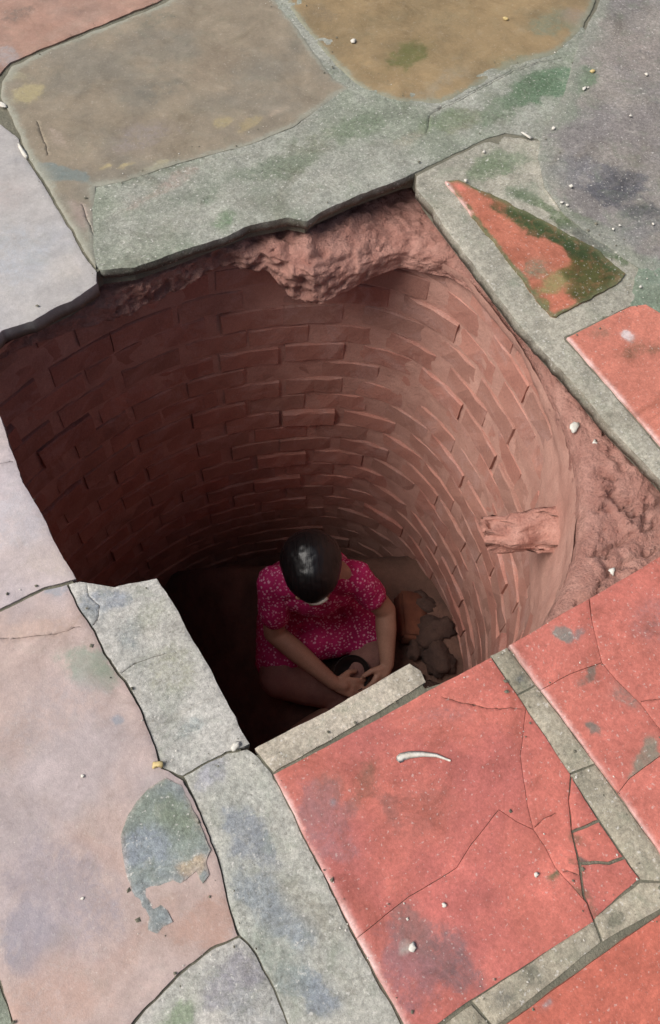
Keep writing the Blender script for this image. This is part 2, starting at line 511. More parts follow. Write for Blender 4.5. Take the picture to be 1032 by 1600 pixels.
YEL, GRN, DGRN, BLU, LIL, PCH, GRY, DRK = (196,172,108), (120,142,108), (74,88,52), (136,152,172), (168,152,166), (206,152,124), (160,160,150), (84,74,66)
blobs([
    # top left slab
    ((0.3031,2.1063), .050, .034, 20, (190,170,110), .85), ((0.3005,2.1765), .03, .02, 0, (176,164,120), .6),
    ((0.2790,1.7907), .075, .028, -38, (128,138,134), .95, .15), ((0.3841,1.7689), .022, .012, 10, YEL, .8, .3),
    ((0.4278,1.7546), .016, .011, 0, YEL, .7, .3), ((0.5060,1.7301), .04, .015, 10, YEL, .8, .3),
    ((0.7072,1.8116), .03, .02, 0, (184,162,104), .7, .4), ((0.7692,1.7716), .05, .028, 20, (182,158,104), .75, .4),
    ((0.8502,1.7902), .03, .02, 30, (186,160,130), .6), ((0.4874,1.6555), .14, .018, 18, (180,150,134), .6),
    ((0.2818,1.6415), .03, .07, 10, (174,146,132), .7), ((0.3072,1.9199), .02, .06, 10, (190,164,140), .6),
    ((0.5009,1.8357), .10, .05, 0, (158,142,136), .6), ((0.5983,1.9940), .08, .06, 0, (122,120,106), .5),
    ((0.7924,2.0251), .12, .07, 20, (150,128,100), .6), ((0.7250,2.2639), .08, .03, 10, (112,116,102), .5),
    # top middle tile
    ((1.2905,1.8594), .09, .05, 20, (112,112,66), .8), ((1.5342,1.8493), .09, .06, 10, (178,142,86), .8),
    ((1.2206,2.0269), .10, .08, 0, (168,136,84), .6), ((1.1476,2.1205), .05, .05, 0, (150,124,84), .6),
    ((1.3096,1.7190), .12, .03, 15, (168,148,112), .6), ((1.7466,1.8243), .09, .06, 0, (132,136,112), .7),
    ((1.8339,1.8205), .06, .04, 0, (176,140,112), .6), ((1.5394,1.7245), .07, .04, 0, (126,126,96), .5),
    # cement with moss
    ((0.5727,1.4889), .04, .03, 0, (112,136,104), .7), ((0.5750,1.5692), .02, .02, 0, (108,132,106), .5),
    ((0.8413,1.6235), .14, .05, 20, (136,142,120), .6), ((1.0192,1.6501), .10, .05, 0, (122,136,112), .7),
    ((1.6010,1.5949), .09, .05, 20, (108,136,108), .9), ((1.3977,1.5683), .12, .05, 25, (118,134,110), .7),
    ((1.2768,1.5655), .08, .04, 20, (142,142,118), .6), ((1.1227,1.5655), .07, .03, 20, (164,156,130), .6),
    ((1.3062,1.3946), .07, .05, 0, (130,142,118), .8), ((1.2876,1.2775), .06, .05, 0, (140,148,130), .6),
    ((0.4172,1.5021), .16, .05, 18, (172,172,160), .5), ((0.8337,1.5026), .1, .03, 18, (166,162,146), .5),
    ((1.3494,1.1302), .10, .03, -63, (96,112,80), .9), ((1.3739,1.0316), .10, .03, -63, (92,110,78), .9), ((1.2948,1.2451), .07, .02, -60, (104,120,90), .8), ((1.2459,1.3905), .07, .04, 0, (122,136,108), .8), ((1.1742,1.0504), .05, .03, 0, (128,132,108), .6), ((1.2303,1.5856), .09, .04, 0, (122,138,110), .7), ((1.5208,1.6002), .10, .05, 20, (100,126,98), .9), ((0.5418,1.6076), .10, .04, 0, (130,138,124), .6), ((0.7629,1.6075), .12, .04, 0, (124,136,118), .6),
    # grey slab on the right
    ((1.5095,1.2041), .10, .08, 0, (108,108,116), .8), ((1.4598,1.3017), .08, .06, 0, (128,126,132), .7),
    ((1.7028,1.3541), .14, .08, 0, (140,130,126), .7), ((1.9013,1.6178), .14, .1, 0, (156,142,132), .7),
    ((1.5024,1.0618), .10, .06, 0, (122,122,122), .7), ((1.3749,1.0723), .10, .05, -35, (136,134,132), .7),
    ((1.4481,1.3713), .03, .03, 0, (168,158,146), .6), ((1.4278,0.9135), .09, .05, -30, (126,142,128), .6),
    # red tiles with moss
    ((1.2539,0.7935), .018, .016, 0, (232,206,204), .9, .5), ((1.1994,0.8287), .03, .02, 0, (176,112,84), .6),
    ((1.2462,0.7473), .05, .03, 0, (150,98,66), .6), ((1.2789,0.8639), .05, .02, 20, (222,170,150), .6),
    ((0.7103,0.2753), .020, .020, 0, (140,136,124), .95, .2), ((0.7372,0.2579), .026, .010, 10, (164,126,120), .8, .4),
    ((0.7214,0.1949), .040, .012, 20, (142,116,100), .9, .4), ((0.6689,0.0980), .012, .010, 0, (140,118,104), .9, .4),
    ((0.7063,0.0117), .045, .024, 35, (152,136,112), .95, .2), ((0.8795,0.2204), .05, .05, 0, (186,120,118), .5),
    ((0.7491,0.1155), .04, .02, -50, (170,124,108), .6), ((0.7599,0.3217), .05, .02, 20, (214,130,116), .6),
    ((0.2423,-0.0760), .09, .05, -60, (148,98,100), .75), ((0.2204,-0.0146), .03, .05, 0, (172,104,94), .6),
    ((0.2449,0.2016), .06, .02, 30, (176,96,72), .7), ((0.1782,0.2120), .05, .02, 30, (168,98,78), .6),
    ((0.2708,0.1597), .02, .035, 0, (176,96,82), .6), ((0.3203,0.1177), .08, .05, 0, (210,98,82), .6),
    ((0.1646,0.1737), .05, .07, 0, (196,110,112), .7), ((0.1663,-0.0857), .05, .08, 20, (190,104,108), .7),
    ((0.4412,0.2365), .05, .02, -20, (178,112,112), .5), ((0.4719,-0.0566), .014, .010, 0, (120,112,70), .9, .4),
    ((0.5177,-0.0548), .010, .03, 30, (96,92,84), .8, .5), ((0.4935,-0.1019), .012, .03, 20, (110,98,90), .8, .5),
    ((0.1849,0.2064), .008, .008, 0, (150,140,150), .8, .4), ((0.2070,-0.0480), .012, .008, 0, (190,190,180), .7, .4),
    ((0.3520,-0.2148), .012, .009, 0, (160,140,140), .8, .4),
    # left tiles
    ((-0.0661,0.4727), .014, .012, 0, BLU, .9, .3), ((-0.0821,0.7535), .03, .014, 0, (160,166,180), .8),
    ((-0.0802,0.5969), .035, .06, 20, (156,166,150), .8), ((-0.0635,0.5628), .02, .03, 0, (140,154,132), .7),
    ((-0.1630,0.5246), .12, .09, 0, (186,166,166), .6), ((-0.2426,0.2626), .09, .12, 20, (172,154,162), .7),
    ((-0.1369,0.7043), .10, .025, -15, (212,170,150), .7), ((-0.1526,0.2796), .02, .10, 30, (212,166,146), .6),
    ((-0.0544,0.1259), .06, .04, 0, (204,150,128), .8), ((-0.1869,0.1345), .16, .03, 20, (206,160,142), .6),
    ((-0.3218,0.1470), .08, .06, 0, (206,156,136), .7), ((-0.3145,0.2291), .05, .05, 0, (160,150,164), .7),
    ((-0.0950,0.9439), .09, .10, 0, (196,188,196), .6), ((-0.0758,0.8148), .05, .04, 0, (208,184,172), .6),
    ((0.1078,1.5759), .10, .12, 0, (184,190,200), .6), ((0.1856,1.4982), .05, .05, 0, (200,188,176), .6),
    ((0.1436,1.7839), .06, .06, 0, (192,176,170), .6), ((0.3839,2.4362), .05, .04, 0, (140,116,100), .6),
    ((0.5076,2.3233), .16, .03, 20, (196,146,122), .7), ((0.2792,2.2706), .05, .04, 0, (176,162,160), .7),
    # cement strips
    ((-0.0108,0.7047), .05, .025, -20, (148,158,172), .8), ((-0.0393,0.6770), .02, .03, 0, (146,156,160), .7),
    ((0.0010,0.6232), .03, .03, 0, (150,160,162), .6), ((0.0355,0.4135), .03, .02, 0, (146,160,160), .6),
    ((0.0555,0.6375), .05, .03, 0, (176,176,160), .6), ((0.0497,0.5329), .06, .06, 20, (170,170,150), .6),
    ((0.0347,0.3303), .04, .018, 0, (172,172,182), .8), ((0.0581,0.2164), .035, .07, 20, (146,156,168), .85),
    ((0.0414,0.0973), .030, .09, 20, (146,158,166), .85), ((0.0435,-0.0320), .03, .05, 20, (140,154,170), .8),
    ((0.0020,0.0375), .03, .06, 20, (150,160,148), .6), ((0.0948,0.0700), .03, .08, 20, (176,172,152), .6),
    ((-0.0535,0.0323), .05, .04, 0, (160,156,166), .8), ((-0.1477,0.0293), .035, .04, 0, (140,156,128), .8),
    ((-0.0473,-0.0226), .05, .03, 0, (176,178,178), .6), ((0.2961,-0.1669), .02, .02, 0, (124,122,108), .6),
    ((0.3472,-0.1692), .018, .018, 0, (118,118,104), .7), ((0.5158,-0.1552), .03, .02, 0, (126,126,108), .7),
    ((0.6212,0.0543), .012, .01, 0, (104,112,110), .7), ((0.6030,0.2269), .012, .01, 0, (100,108,112), .7),
])

# ------------------------------------------------------------------ floor: mortar bed with the opening
def build_bed():
    hole = densify(HOLE, 0.02)
    if area(hole) < 0:
        hole = hole[::-1].copy()
    hole = hole - normals2(hole) * 0.012
    outer = np.array([(-40, -40), (40, -40), (40, 40), (-40, 40)], float)
    mid = densify([(-2.6, -2.6), (3.6, -2.6), (3.6, 3.6), (-2.6, 3.6)], 0.3)
    pts = np.concatenate([hole, outer, mid])
    nh = len(hole)
    edges = [(i, (i + 1) % nh) for i in range(nh)] + [(nh + i, nh + (i + 1) % 4) for i in range(4)]
    v2, _, tris, _, _, _ = delaunay_2d_cdt([Vector(p) for p in pts], edges, [], 1, 1e-6)
    xy = np.array([(v.x, v.y) for v in v2])
    cen = np.array([xy[list(t)].mean(0) for t in tris])
    ok = ~inside(cen, hole)
    faces = [tuple(t) for t, k in zip(tris, ok) if k]
    n = len(xy)
    top = np.column_stack([xy, np.full(n, -0.006)])
    low = np.column_stack([xy, np.full(n, -0.052)])
    cnt = {(a, b) for t in faces for a, b in ((t[0], t[1]), (t[1], t[2]), (t[2], t[0]))}
    bnd = [(a, b) for a, b in cnt if (b, a) not in cnt]
    allf = faces + [tuple(n + q for q in t[::-1]) for t in faces] + [(b, a, n + a, n + b) for a, b in bnd]
    o = mesh_obj("floor", np.concatenate([top, low]), allf, M_BED, None, False)
    return tag(o, "worn tiled floor with grey cement joints broken open over a well", None, None, "structure")


floor = build_bed()

RED = dict(material=M_TILE, base=(206,114,98), second=(192,104,92), parent=floor, jag=0.0009, gap=0.0005, drop=0.0008, dropw=0.0022,
           amp=0.0009, thick=0.032)
OLD = dict(material=M_OLD, parent=floor, jag=0.003, gap=0.0003, drop=0.0012, dropw=0.0035, amp=0.0016)
CEM = dict(material=M_CEMENT, parent=floor, jag=0.003, gap=0.0003, drop=0.0012, dropw=0.0035, amp=0.0022)
STRIP = dict(material=M_CEMENT, parent=floor, jag=0.0015, gap=0.0006, drop=0.002, dropw=0.004, amp=0.0012, top=-0.002, base=(176,168,150), second=(150,146,130))

# far side
piece("tile", [(0.2362,2.1214),(0.2602,2.1769),(0.2982,2.2225),(0.3752,2.2475),(0.5867,2.2904),(0.7457,2.3246),(0.9263,2.3747),(1.0879,2.4183),(1.0660,2.2844),(1.0601,2.2211),(1.0550,2.0157),(1.0498,1.8525),(1.0720,1.8031),(1.0139,1.7830),(0.8718,1.7219),(0.7548,1.7021),(0.5693,1.7123),(0.4172,1.7057),(0.3395,1.7137),(0.2963,1.6124),(0.2609,1.5111),(0.2501,1.4690),(0.2454,1.5398),(0.2423,1.6797),(0.2362,1.7999),(0.2267,1.8722),(0.2341,1.9593)],
      base=(152,140,122), second=(138,132,120), seed=2, label="brown grey slab with yellow lichen spots at the far side", top=0.001,
      rim=((164,164,150), .020, .75), grooves=[[(0.2875,1.9930),(0.2830,1.9304),(0.2758,1.8706)], [(0.2925,1.6713),(0.2855,1.6172),(0.2800,1.5593)]], **{**OLD, "gap": 0.0, "drop": 0.0022})
piece("tile", [(1.0814,2.2319),(1.0934,2.4301),(1.6924,2.5630),(2.2368,2.4130),(1.9793,1.9114),(1.7988,1.7610),(1.6769,1.7060),(1.5272,1.7057),(1.4326,1.6811),(1.2711,1.6477),(1.1653,1.7014),(1.1177,1.7554),(1.0940,1.8337),(1.0759,1.9948)],
      base=(160,138,104), second=(146,128,98), seed=5, rim=((150,152,134), .02, .8), label="ochre stained tile with olive patches at the far side", **{**OLD, "gap": 0.0, "drop": 0.0022})
piece("tile", [(0.2582,2.2029),(0.3008,2.2414),(0.3764,2.2616),(0.5895,2.3077),(0.7475,2.3431),(0.9329,2.3989),(0.9608,2.8475),(0.6723,2.9025),(0.2920,2.6658),(0.2649,2.3643)],
      base=(182,146,130), second=(160,134,122), seed=6, label="pinkish tile in the far left corner", top=-0.001, **OLD)
piece("tile", [(0.2028,2.0243),(0.2263,1.9551),(0.2197,1.8655),(0.2292,1.7886),(0.2369,1.6684),(0.2401,1.5335),(0.2436,1.4551),(0.2344,1.4259),(0.1661,1.3998),(0.0751,1.3858),(0.0067,1.3919),(-0.0737,1.3436)] + [(-0.405, 1.36), (-0.405, 1.98), (0.10, 2.02)],
      base=(188,184,182), second=(176,176,180), seed=8, label="pale grey tile with a broken edge left of the opening", top=-0.002, thick=0.04, wob=6, **OLD)
piece("cement_band", [(0.3701,1.7313),(0.4268,1.7306),(0.5835,1.7462),(0.7739,1.7432),(0.8805,1.7771),(1.0068,1.8622),(1.0271,2.2023),(1.0619,2.4288),(1.1227,2.4394),(1.1375,2.3056),(1.1245,2.0357),(1.1307,1.8587),(1.1850,1.7435),(1.2893,1.6848),(1.4541,1.7218),(1.6861,1.7514),(1.8162,1.7954),(1.8074,1.7195),(1.6354,1.5226),(1.4901,1.4327),(1.4362,1.3949),(1.4276,1.4357),(1.3641,1.4846),(1.3059,1.4859),(1.1769,1.4640),(1.0753,1.4503),(1.0645,1.4476),(0.9074,1.4410),(0.7952,1.4267),(0.7529,1.4107),(0.7159,1.4388),(0.6224,1.4530),(0.5215,1.4464),(0.4153,1.4393),(0.3293,1.4374),(0.2604,1.4559),(0.2540,1.4673),(0.2518,1.5152),(0.2829,1.6184),(0.3206,1.7055)],
      base=(164,166,156), second=(138,146,130), seed=11, top=-0.0015, thick=0.026, amp=0.0016, wob=5, label="mossy grey cement along the far edge of the opening",
      grooves=[[(1.1776,1.5682),(1.2152,1.6193),(1.2614,1.6379)], [(1.2317,1.6341),(1.3274,1.6488),(1.4254,1.6697),(1.5182,1.6917),(1.6043,1.6941),(1.6740,1.6828)], [(1.2322,1.6284),(1.3279,1.6429),(1.4258,1.6638),(1.5184,1.6857),(1.6045,1.6880)]], **{k: v for k, v in CEM.items() if k != "amp"})
piece("slab", [(1.9938,1.9054),(1.7816,1.7365),(1.7060,1.6632),(1.5867,1.5434),(1.4583,1.4545),(1.3953,1.3814),(1.3477,1.2755),(1.3348,1.1722),(1.3614,1.0669),(1.3892,0.9752),(1.4297,0.8865),(1.5426,0.7705),(1.9065,1.0036),(2.1573,1.4484),(2.3274,1.9849),(2.1250,2.0294)],
      base=(154,148,142), second=(136,132,132), seed=13, top=0.0, amp=0.0022, rim=((150,152,142), .045, .8), own=[(*(1.6663,1.5817), .07, .04, .3, lin((112,132,108)), .8, .7), (*(1.5493,1.4892), .06, .05, .3, lin((134,144,128)), .7, .7), (*(1.5033,1.1821), .07, .05, 0, lin((96,96,102)), .8, .6), (*(1.5220,1.1007), .05, .03, 0, lin((98,98,100)), .7, .6)], label="rough purplish grey slab with white specks at the far right", **{k: v for k, v in CEM.items() if k != "amp"})
piece("cement_bedding", [(1.0740,1.4384),(1.1720,1.4559),(1.3006,1.4776),(1.3587,1.4763),(1.4249,1.4316),(1.4662,1.3977),(1.3886,1.2699),(1.3811,1.1754),(1.3994,1.0798),(1.4294,0.9907),(1.3497,0.8799),(1.3190,0.8686),(1.1218,0.8584),(1.1172,0.8466),(1.1256,0.6790),(1.1305,0.5271),(1.1450,0.3457),(1.0970,0.3273),(1.0876,0.4670),(1.0684,0.6236),(1.0641,0.7358),(1.0545,0.8459),(1.0446,0.9610),(1.0467,1.1301),(1.0469,1.2771),(1.0510,1.3702),(1.0510,1.4017)],
      base=(180,176,162), second=(160,158,146), seed=17, top=-0.004, thick=0.03, label="grey cement strip along the right edge of the opening",
      own=[], **CEM)
piece("cement_patch", [(1.4298,0.9837),(1.4687,0.9170),(1.5712,0.8047),(1.5007,0.6097),(1.4447,0.5773),(1.3689,0.8081),(1.3456,0.8501),(1.2991,0.8567),(1.3622,0.9215)],
      base=(140,150,134), second=(122,138,120), seed=19, top=-0.002, **CEM)
MOSS = [(*(1.3280,1.0073), .16, .036, -62, lin((58,72,40)), 1.0, .35), (*(1.2655,0.9332), .07, .04, 0, lin((78,82,44)), 1.0, .4), (*(1.1875,0.9901), .05, .03, 0, lin((152,142,98)), .75, .6), (*(1.2669,0.9865), .05, .045, 0, lin((104,96,52)), .9, .5),
        (*(1.2863,1.0938), .19, .034, -63, lin((66,80,48)), 1.0, .5), (*(1.2691,0.9638), .06, .05, 0, lin((86,88,50)), 1.0, .5), (*(1.1153,0.9492), .03, .02, 0, lin((124,116,74)), .8, .5), (*(1.1526,1.3617), .02, .02, 0, lin((224,132,116)), .7, .5), (*(1.2167,1.2846), .04, .02, -30, lin((176,104,78)), .6, .5)]
MOSS = [(a, b, c, dd_, math.radians(e), f, g, h) for a, b, c, dd_, e, f, g, h in MOSS]
piece("tile", [(1.1236,1.3844),(1.1604,1.3805),(1.1994,1.3165),(1.2447,1.2409),(1.2951,1.1475),(1.3382,1.0476),(1.3572,0.9499),(1.3133,0.9307),(1.2120,0.9217),(1.1323,0.9145),(1.1200,0.9223),(1.1211,0.9843),(1.1219,1.1361),(1.1223,1.2669)],
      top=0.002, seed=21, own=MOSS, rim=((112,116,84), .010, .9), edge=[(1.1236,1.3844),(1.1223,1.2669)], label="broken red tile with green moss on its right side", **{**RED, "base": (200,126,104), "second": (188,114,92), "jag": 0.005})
piece("tile", [(1.1203,0.8512),(1.3075,0.8654),(1.3452,0.8545),(1.3665,0.8050),(1.4381,0.5803),(1.4265,0.4011),(1.1469,0.3643),(1.1360,0.5298)], seed=23, top=0.0,
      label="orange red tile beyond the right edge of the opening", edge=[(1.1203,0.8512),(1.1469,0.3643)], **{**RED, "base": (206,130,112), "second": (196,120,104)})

# left side
piece("tile", [(-0.0742,1.3327),(-0.0622,1.1697),(-0.0696,1.0231),(-0.0590,0.9390),(-0.0513,0.8146),(-0.0426,0.7656),(-0.0611,0.7688),(-0.1020,0.7731),(-0.1867,0.7683)] + [(-0.405, 0.83), (-0.405, 1.33)],
      base=(202,188,186), second=(194,184,188), seed=29, label="pale pink tile left of the opening", grooves=[[(-0.2088,1.0608),(-0.1440,1.0698),(-0.0953,1.0629),(-0.0643,1.0596)]], **OLD)
piece("tile", [(-0.0622,0.7622),(-0.1041,0.7670),(-0.1885,0.7623)] + [(-0.405, 0.81), (-0.405, 0.24)] + [(-0.3629,0.2000),(-0.3619,0.1695),(-0.3645,0.1277),(-0.3635,0.0782),(-0.2829,0.0102),(-0.2130,0.0539),(-0.1720,0.0688),(-0.1248,0.0842),(-0.0690,0.0925),(-0.0248,0.0887),(-0.0207,0.1290),(-0.0082,0.2064),(-0.0092,0.2815),(-0.0124,0.3435),(-0.0272,0.3684),(-0.0370,0.3780),(-0.0306,0.4223),(-0.0297,0.4830),(-0.0395,0.5484),(-0.0521,0.6093),(-0.0528,0.6564),(-0.0606,0.7150)],
      base=(194,173,166), second=(186,174,175), seed=31, label="large pinkish grey tile in the left foreground", top=0.001, grooves=[[(-0.2038,0.7130),(-0.1577,0.6944),(-0.1105,0.6779),(-0.0710,0.6721)]], **OLD)
piece("cement_patch", [(-0.0349,0.3606),(-0.0655,0.3575),(-0.0924,0.3459),(-0.1172,0.3271),(-0.1337,0.3068),(-0.1436,0.2751),(-0.1484,0.2542),(-0.1476,0.2204),(-0.1408,0.1944),(-0.1339,0.1746),(-0.1416,0.1604),(-0.1298,0.1484),(-0.1194,0.1531),(-0.1028,0.1526),(-0.1036,0.1713),(-0.1107,0.1851),(-0.1208,0.1862),(-0.1291,0.2027),(-0.1268,0.2139),(-0.1027,0.2100),(-0.0821,0.2079),(-0.0728,0.1989),(-0.0472,0.2028),(-0.0432,0.1818),(-0.0297,0.1876),(-0.0283,0.2059),(-0.0134,0.2199),(-0.0144,0.2641),(-0.0159,0.3029),(-0.0171,0.3378)],
      base=(150,158,160), second=(140,150,138), seed=37, top=0.0034, thick=0.012, rim=((186,170,160), .005, .5), label="blue grey cement patch on the large left tile",
      own=[(*(-0.1086,0.2681), .045, .04, 0, lin((150,158,168)), .7, .6), (*(-0.0454,0.3020), .03, .05, .4, lin((134,144,128)), .7, .6), (*(-0.0482,0.2160), .03, .02, 0, lin((186,168,144)), .8, .5)],
      **{**CEM, "drop": 0.0014, "dropw": 0.005})
piece("cement_strip", [(-0.0586,0.7619),(-0.0398,0.7599),(0.0137,0.7210),(0.0882,0.7034),(0.0925,0.6614),(0.1027,0.5002),(0.1098,0.3461),(0.0979,0.3461),(0.0679,0.3527),(0.0216,0.3533),(-0.0092,0.3512),(-0.0264,0.3703),(-0.0343,0.3790),(-0.0287,0.4213),(-0.0270,0.4841),(-0.0359,0.5518),(-0.0493,0.6106),(-0.0499,0.6577),(-0.0587,0.7169)],
      base=(194,192,186), second=(180,180,174), seed=41, label="grey cement strip jutting into the near left of the opening", top=-0.001,
      grooves=[[(-0.0346,0.5615),(-0.0037,0.5644),(0.0217,0.5651),(0.0461,0.5596)], [(-0.0323,0.7534),(-0.0345,0.7233),(-0.0245,0.6974),(-0.0385,0.6725),(-0.0558,0.6646)]], **CEM)
piece("cement_strip", [(-0.0081,0.3483),(0.0226,0.3504),(0.0689,0.3498),(0.1024,0.3402),(0.1129,0.3219),(0.1233,0.2836),(0.1276,0.1813),(0.1353,0.0007),(0.1390,-0.1300),(0.1386,-0.2047),(0.1445,-0.3789),(-0.0193,-0.2926),(-0.0139,-0.1254),(-0.0079,-0.0540),(-0.0052,-0.0002),(-0.0107,0.0538),(-0.0214,0.0889),(-0.0189,0.1281),(-0.0064,0.2055),(-0.0073,0.2806)],
      base=(188,187,178), second=(174,176,168), seed=43, label="long grey cement strip beside the large red tile", top=-0.003, **CEM)
piece("cement_patch", [(-0.2111,0.0511),(-0.1710,0.0664),(-0.1241,0.0810),(-0.0683,0.0892),(-0.0238,0.0862),(-0.0132,0.0531),(-0.0076,-0.0009),(-0.0096,-0.0532),(-0.0172,-0.1237),(-0.0224,-0.2910),(-0.3988,-0.0849),(-0.2818,0.0079)],
      base=(194,191,184), second=(180,180,174), seed=47, top=-0.002, label="pale cement corner at the bottom left", **CEM)
piece("cement_patch", [(-0.3664,0.1952),(-0.3648,0.1663),(-0.3670,0.1290),(-0.3683,0.0807)] + [(-0.37, -0.02), (-0.405, -0.02), (-0.405, 0.22)], base=(160,166,150), second=(146,156,140), seed=49, top=-0.002, **CEM)

# large red tile in the foreground, cracked in pieces
FR = dict(gap=0.0016, jag=0.002)
RB = {**RED, "base": (203,119,106), "second": (190,110,104)}
c2 = [(0.5729,0.1875),(0.5189,0.1236),(0.4840,0.0467),(0.4723,0.0116)]
c2b = [(0.4723,0.0116),(0.4741,-0.0161),(0.4717,-0.0532),(0.4805,-0.0899),(0.4870,-0.1218),(0.4805,-0.1485)]
c4 = [(0.1361,0.0023),(0.2386,0.0174),(0.3291,0.0192),(0.3665,0.0384),(0.4378,0.0642),(0.4541,0.0343),(0.4723,0.0116)]
c3 = [(0.5791,0.0574),(0.5519,0.0240),(0.5276,-0.0186),(0.5083,-0.0664),(0.4871,-0.1092),(0.4805,-0.1485)]
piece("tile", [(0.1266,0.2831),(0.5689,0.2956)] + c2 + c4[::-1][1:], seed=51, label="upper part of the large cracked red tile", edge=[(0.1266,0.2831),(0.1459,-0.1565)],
      grooves=[[(0.4512,0.2709),(0.4846,0.2428),(0.5123,0.2188),(0.5662,0.1896)]], **RB)
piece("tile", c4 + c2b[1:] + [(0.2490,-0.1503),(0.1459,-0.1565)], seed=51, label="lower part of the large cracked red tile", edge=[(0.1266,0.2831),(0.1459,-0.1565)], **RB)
CRK = [(*q, .008, .016, .5, lin((128,96,80)), .6, .7) for q in [(0.5264,-0.0202),(0.5130,-0.0524),(0.5027,-0.0798),(0.4908,-0.1058),(0.4836,-0.1336),(0.4766,-0.0773),(0.4824,-0.0962)]] + [(*(0.4717,-0.0532), .012, .009, 0, lin((96,92,56)), 1.0, .5)]
piece("tile", c2 + c2b[1:] + c3[::-1][1:], seed=51, own=CRK, grooves=[[(0.4745,0.0150),(0.4966,0.0174),(0.5217,0.0162)], [(0.4716,-0.0608),(0.4866,-0.0684),(0.4975,-0.0782)]], top=-0.001, **RB)
piece("tile_fragment", [(0.5788,0.0552),(0.5780,-0.0248),(0.5443,-0.0225),(0.5285,-0.0191),(0.5519,0.0240)], seed=53, own=CRK, **FR, top=-0.001, **{k: v for k, v in RB.items() if k not in FR})
piece("tile_fragment", [(0.5778,-0.0270),(0.5811,-0.0891),(0.5540,-0.0852),(0.5304,-0.0732),(0.5104,-0.0653),(0.5283,-0.0212),(0.5456,-0.0243)], seed=54, own=CRK, **FR, top=-0.002, **{k: v for k, v in RB.items() if k not in FR})
piece("tile_fragment", [(0.5818,-0.0916),(0.5851,-0.1292),(0.4834,-0.1480),(0.4899,-0.1106),(0.5111,-0.0678),(0.5302,-0.0753),(0.5538,-0.0873)], seed=55, own=CRK, **FR, top=-0.001, **{k: v for k, v in RB.items() if k not in FR})
piece("concrete_strip", [(0.1158,0.3359),(0.2693,0.3420),(0.4292,0.3511),(0.4406,0.3295),(0.4398,0.3076),(0.1280,0.2859)], base=(200,190,174), second=(182,174,158), seed=57,
      label="pale concrete lip between the opening and the large red tile", top=-0.002, thick=0.04, **{**CEM, "jag": 0.0016})
# tiles on the right
k1 = [(0.7959,0.3099),(0.7757,0.2712),(0.7437,0.1960)]
k1b = [(0.7437,0.1960),(0.7484,0.1590),(0.7612,0.1030),(0.7661,0.0496),(0.7753,-0.0253)]
k2 = [(0.6153,0.2038),(0.6790,0.2052),(0.7437,0.1960)]
k3 = [(0.6347,-0.0036),(0.6682,0.0068),(0.7023,0.0101),(0.7378,0.0129),(0.7896,0.0105)]
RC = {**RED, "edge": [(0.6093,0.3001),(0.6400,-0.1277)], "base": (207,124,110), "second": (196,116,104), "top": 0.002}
piece("tile", [(0.6093,0.3001),(0.6602,0.3027),(0.7509,0.3089)] + k1 + k2[::-1][1:], seed=61, label="corner of the right hand red tile cracked off beside the opening", **RC)
piece("tile", k1[::-1][:-1] + [(0.7989,0.3099),(0.9759,0.3220),(1.0951,0.3250)] + [(1.052, 0.30), (1.052, 0.02)] + k1b[::-1], seed=61, label="right hand red tile reaching out of the picture", grooves=[[(0.7647,0.1039),(0.8003,0.0940),(0.8490,0.0855)]], **RC)
piece("tile", k2 + k1b[1:] + [(0.97, -0.01)] + k3[::-1], seed=61, label="middle piece of the cracked right hand red tile", **RC)
piece("tile", k3 + [(0.97, -0.02), (1.05, 0.01), (1.05, -0.11)] + [(0.6400,-0.1277)], seed=61, label="lower piece of the cracked right hand red tile", **RC)
piece("mortar_strip", [(0.5715,0.2997),(0.6065,0.3002),(0.6136,0.2178),(0.5725,0.2159)], seed=71, **STRIP)
piece("mortar_strip", [(0.5723,0.2135),(0.6133,0.2153),(0.6202,0.1323),(0.6281,0.0545),(0.5783,0.0602),(0.5754,0.1384)], seed=72, **STRIP)
piece("mortar_strip", [(0.5781,0.0579),(0.6278,0.0522),(0.6345,-0.0384),(0.6406,-0.1270),(0.6386,-0.1499),(0.6119,-0.1471),(0.5858,-0.1317),(0.5816,-0.0436)], seed=73, **STRIP)
piece("mortar_strip", [(0.2538,-0.1518),(0.3671,-0.1500),(0.4826,-0.1455),(0.4757,-0.1777),(0.3698,-0.1886),(0.2644,-0.1967)], seed=74, **STRIP)
piece("mortar_strip", [(0.4855,-0.1449),(0.5834,-0.1348),(0.6107,-0.1487),(0.6222,-0.1610),(0.5977,-0.1824),(0.4784,-0.1791)], seed=75, **STRIP)
piece("mortar_strip", [(0.1472,-0.1617),(0.2046,-0.1583),(0.2498,-0.1564),(0.2610,-0.1931),(0.1758,-0.2063)], seed=76, **STRIP)
piece("tile", [(0.2747,-0.2020),(0.4689,-0.1923),(0.5912,-0.1875),(0.6321,-0.4205),(0.3606,-0.4442)], seed=77, label="red tile in the bottom right corner", **{**RED, "base": (203,117,98), "second": (192,108,92)})

# the same red tiles carry on round about, out of the picture
def plain_tile_mesh():
    bm = bmesh.new()
    bmesh.ops.create_cube(bm, size=1.0)
    bmesh.ops.scale(bm, vec=(0.445, 0.43, 0.03), verts=bm.verts)
    bmesh.ops.translate(bm, vec=(0, 0, -0.015), verts=bm.verts)
    bmesh.ops.bevel(bm, geom=[e for e in bm.edges if all(v.co.z > -0.001 for v in e.verts)], offset=0.004, segments=2, affect='EDGES')
    me = bpy.data.meshes.new("tile")
    bm.to_mesh(me)
    bm.free()
    me.materials.append(M_PLAIN)
    return me


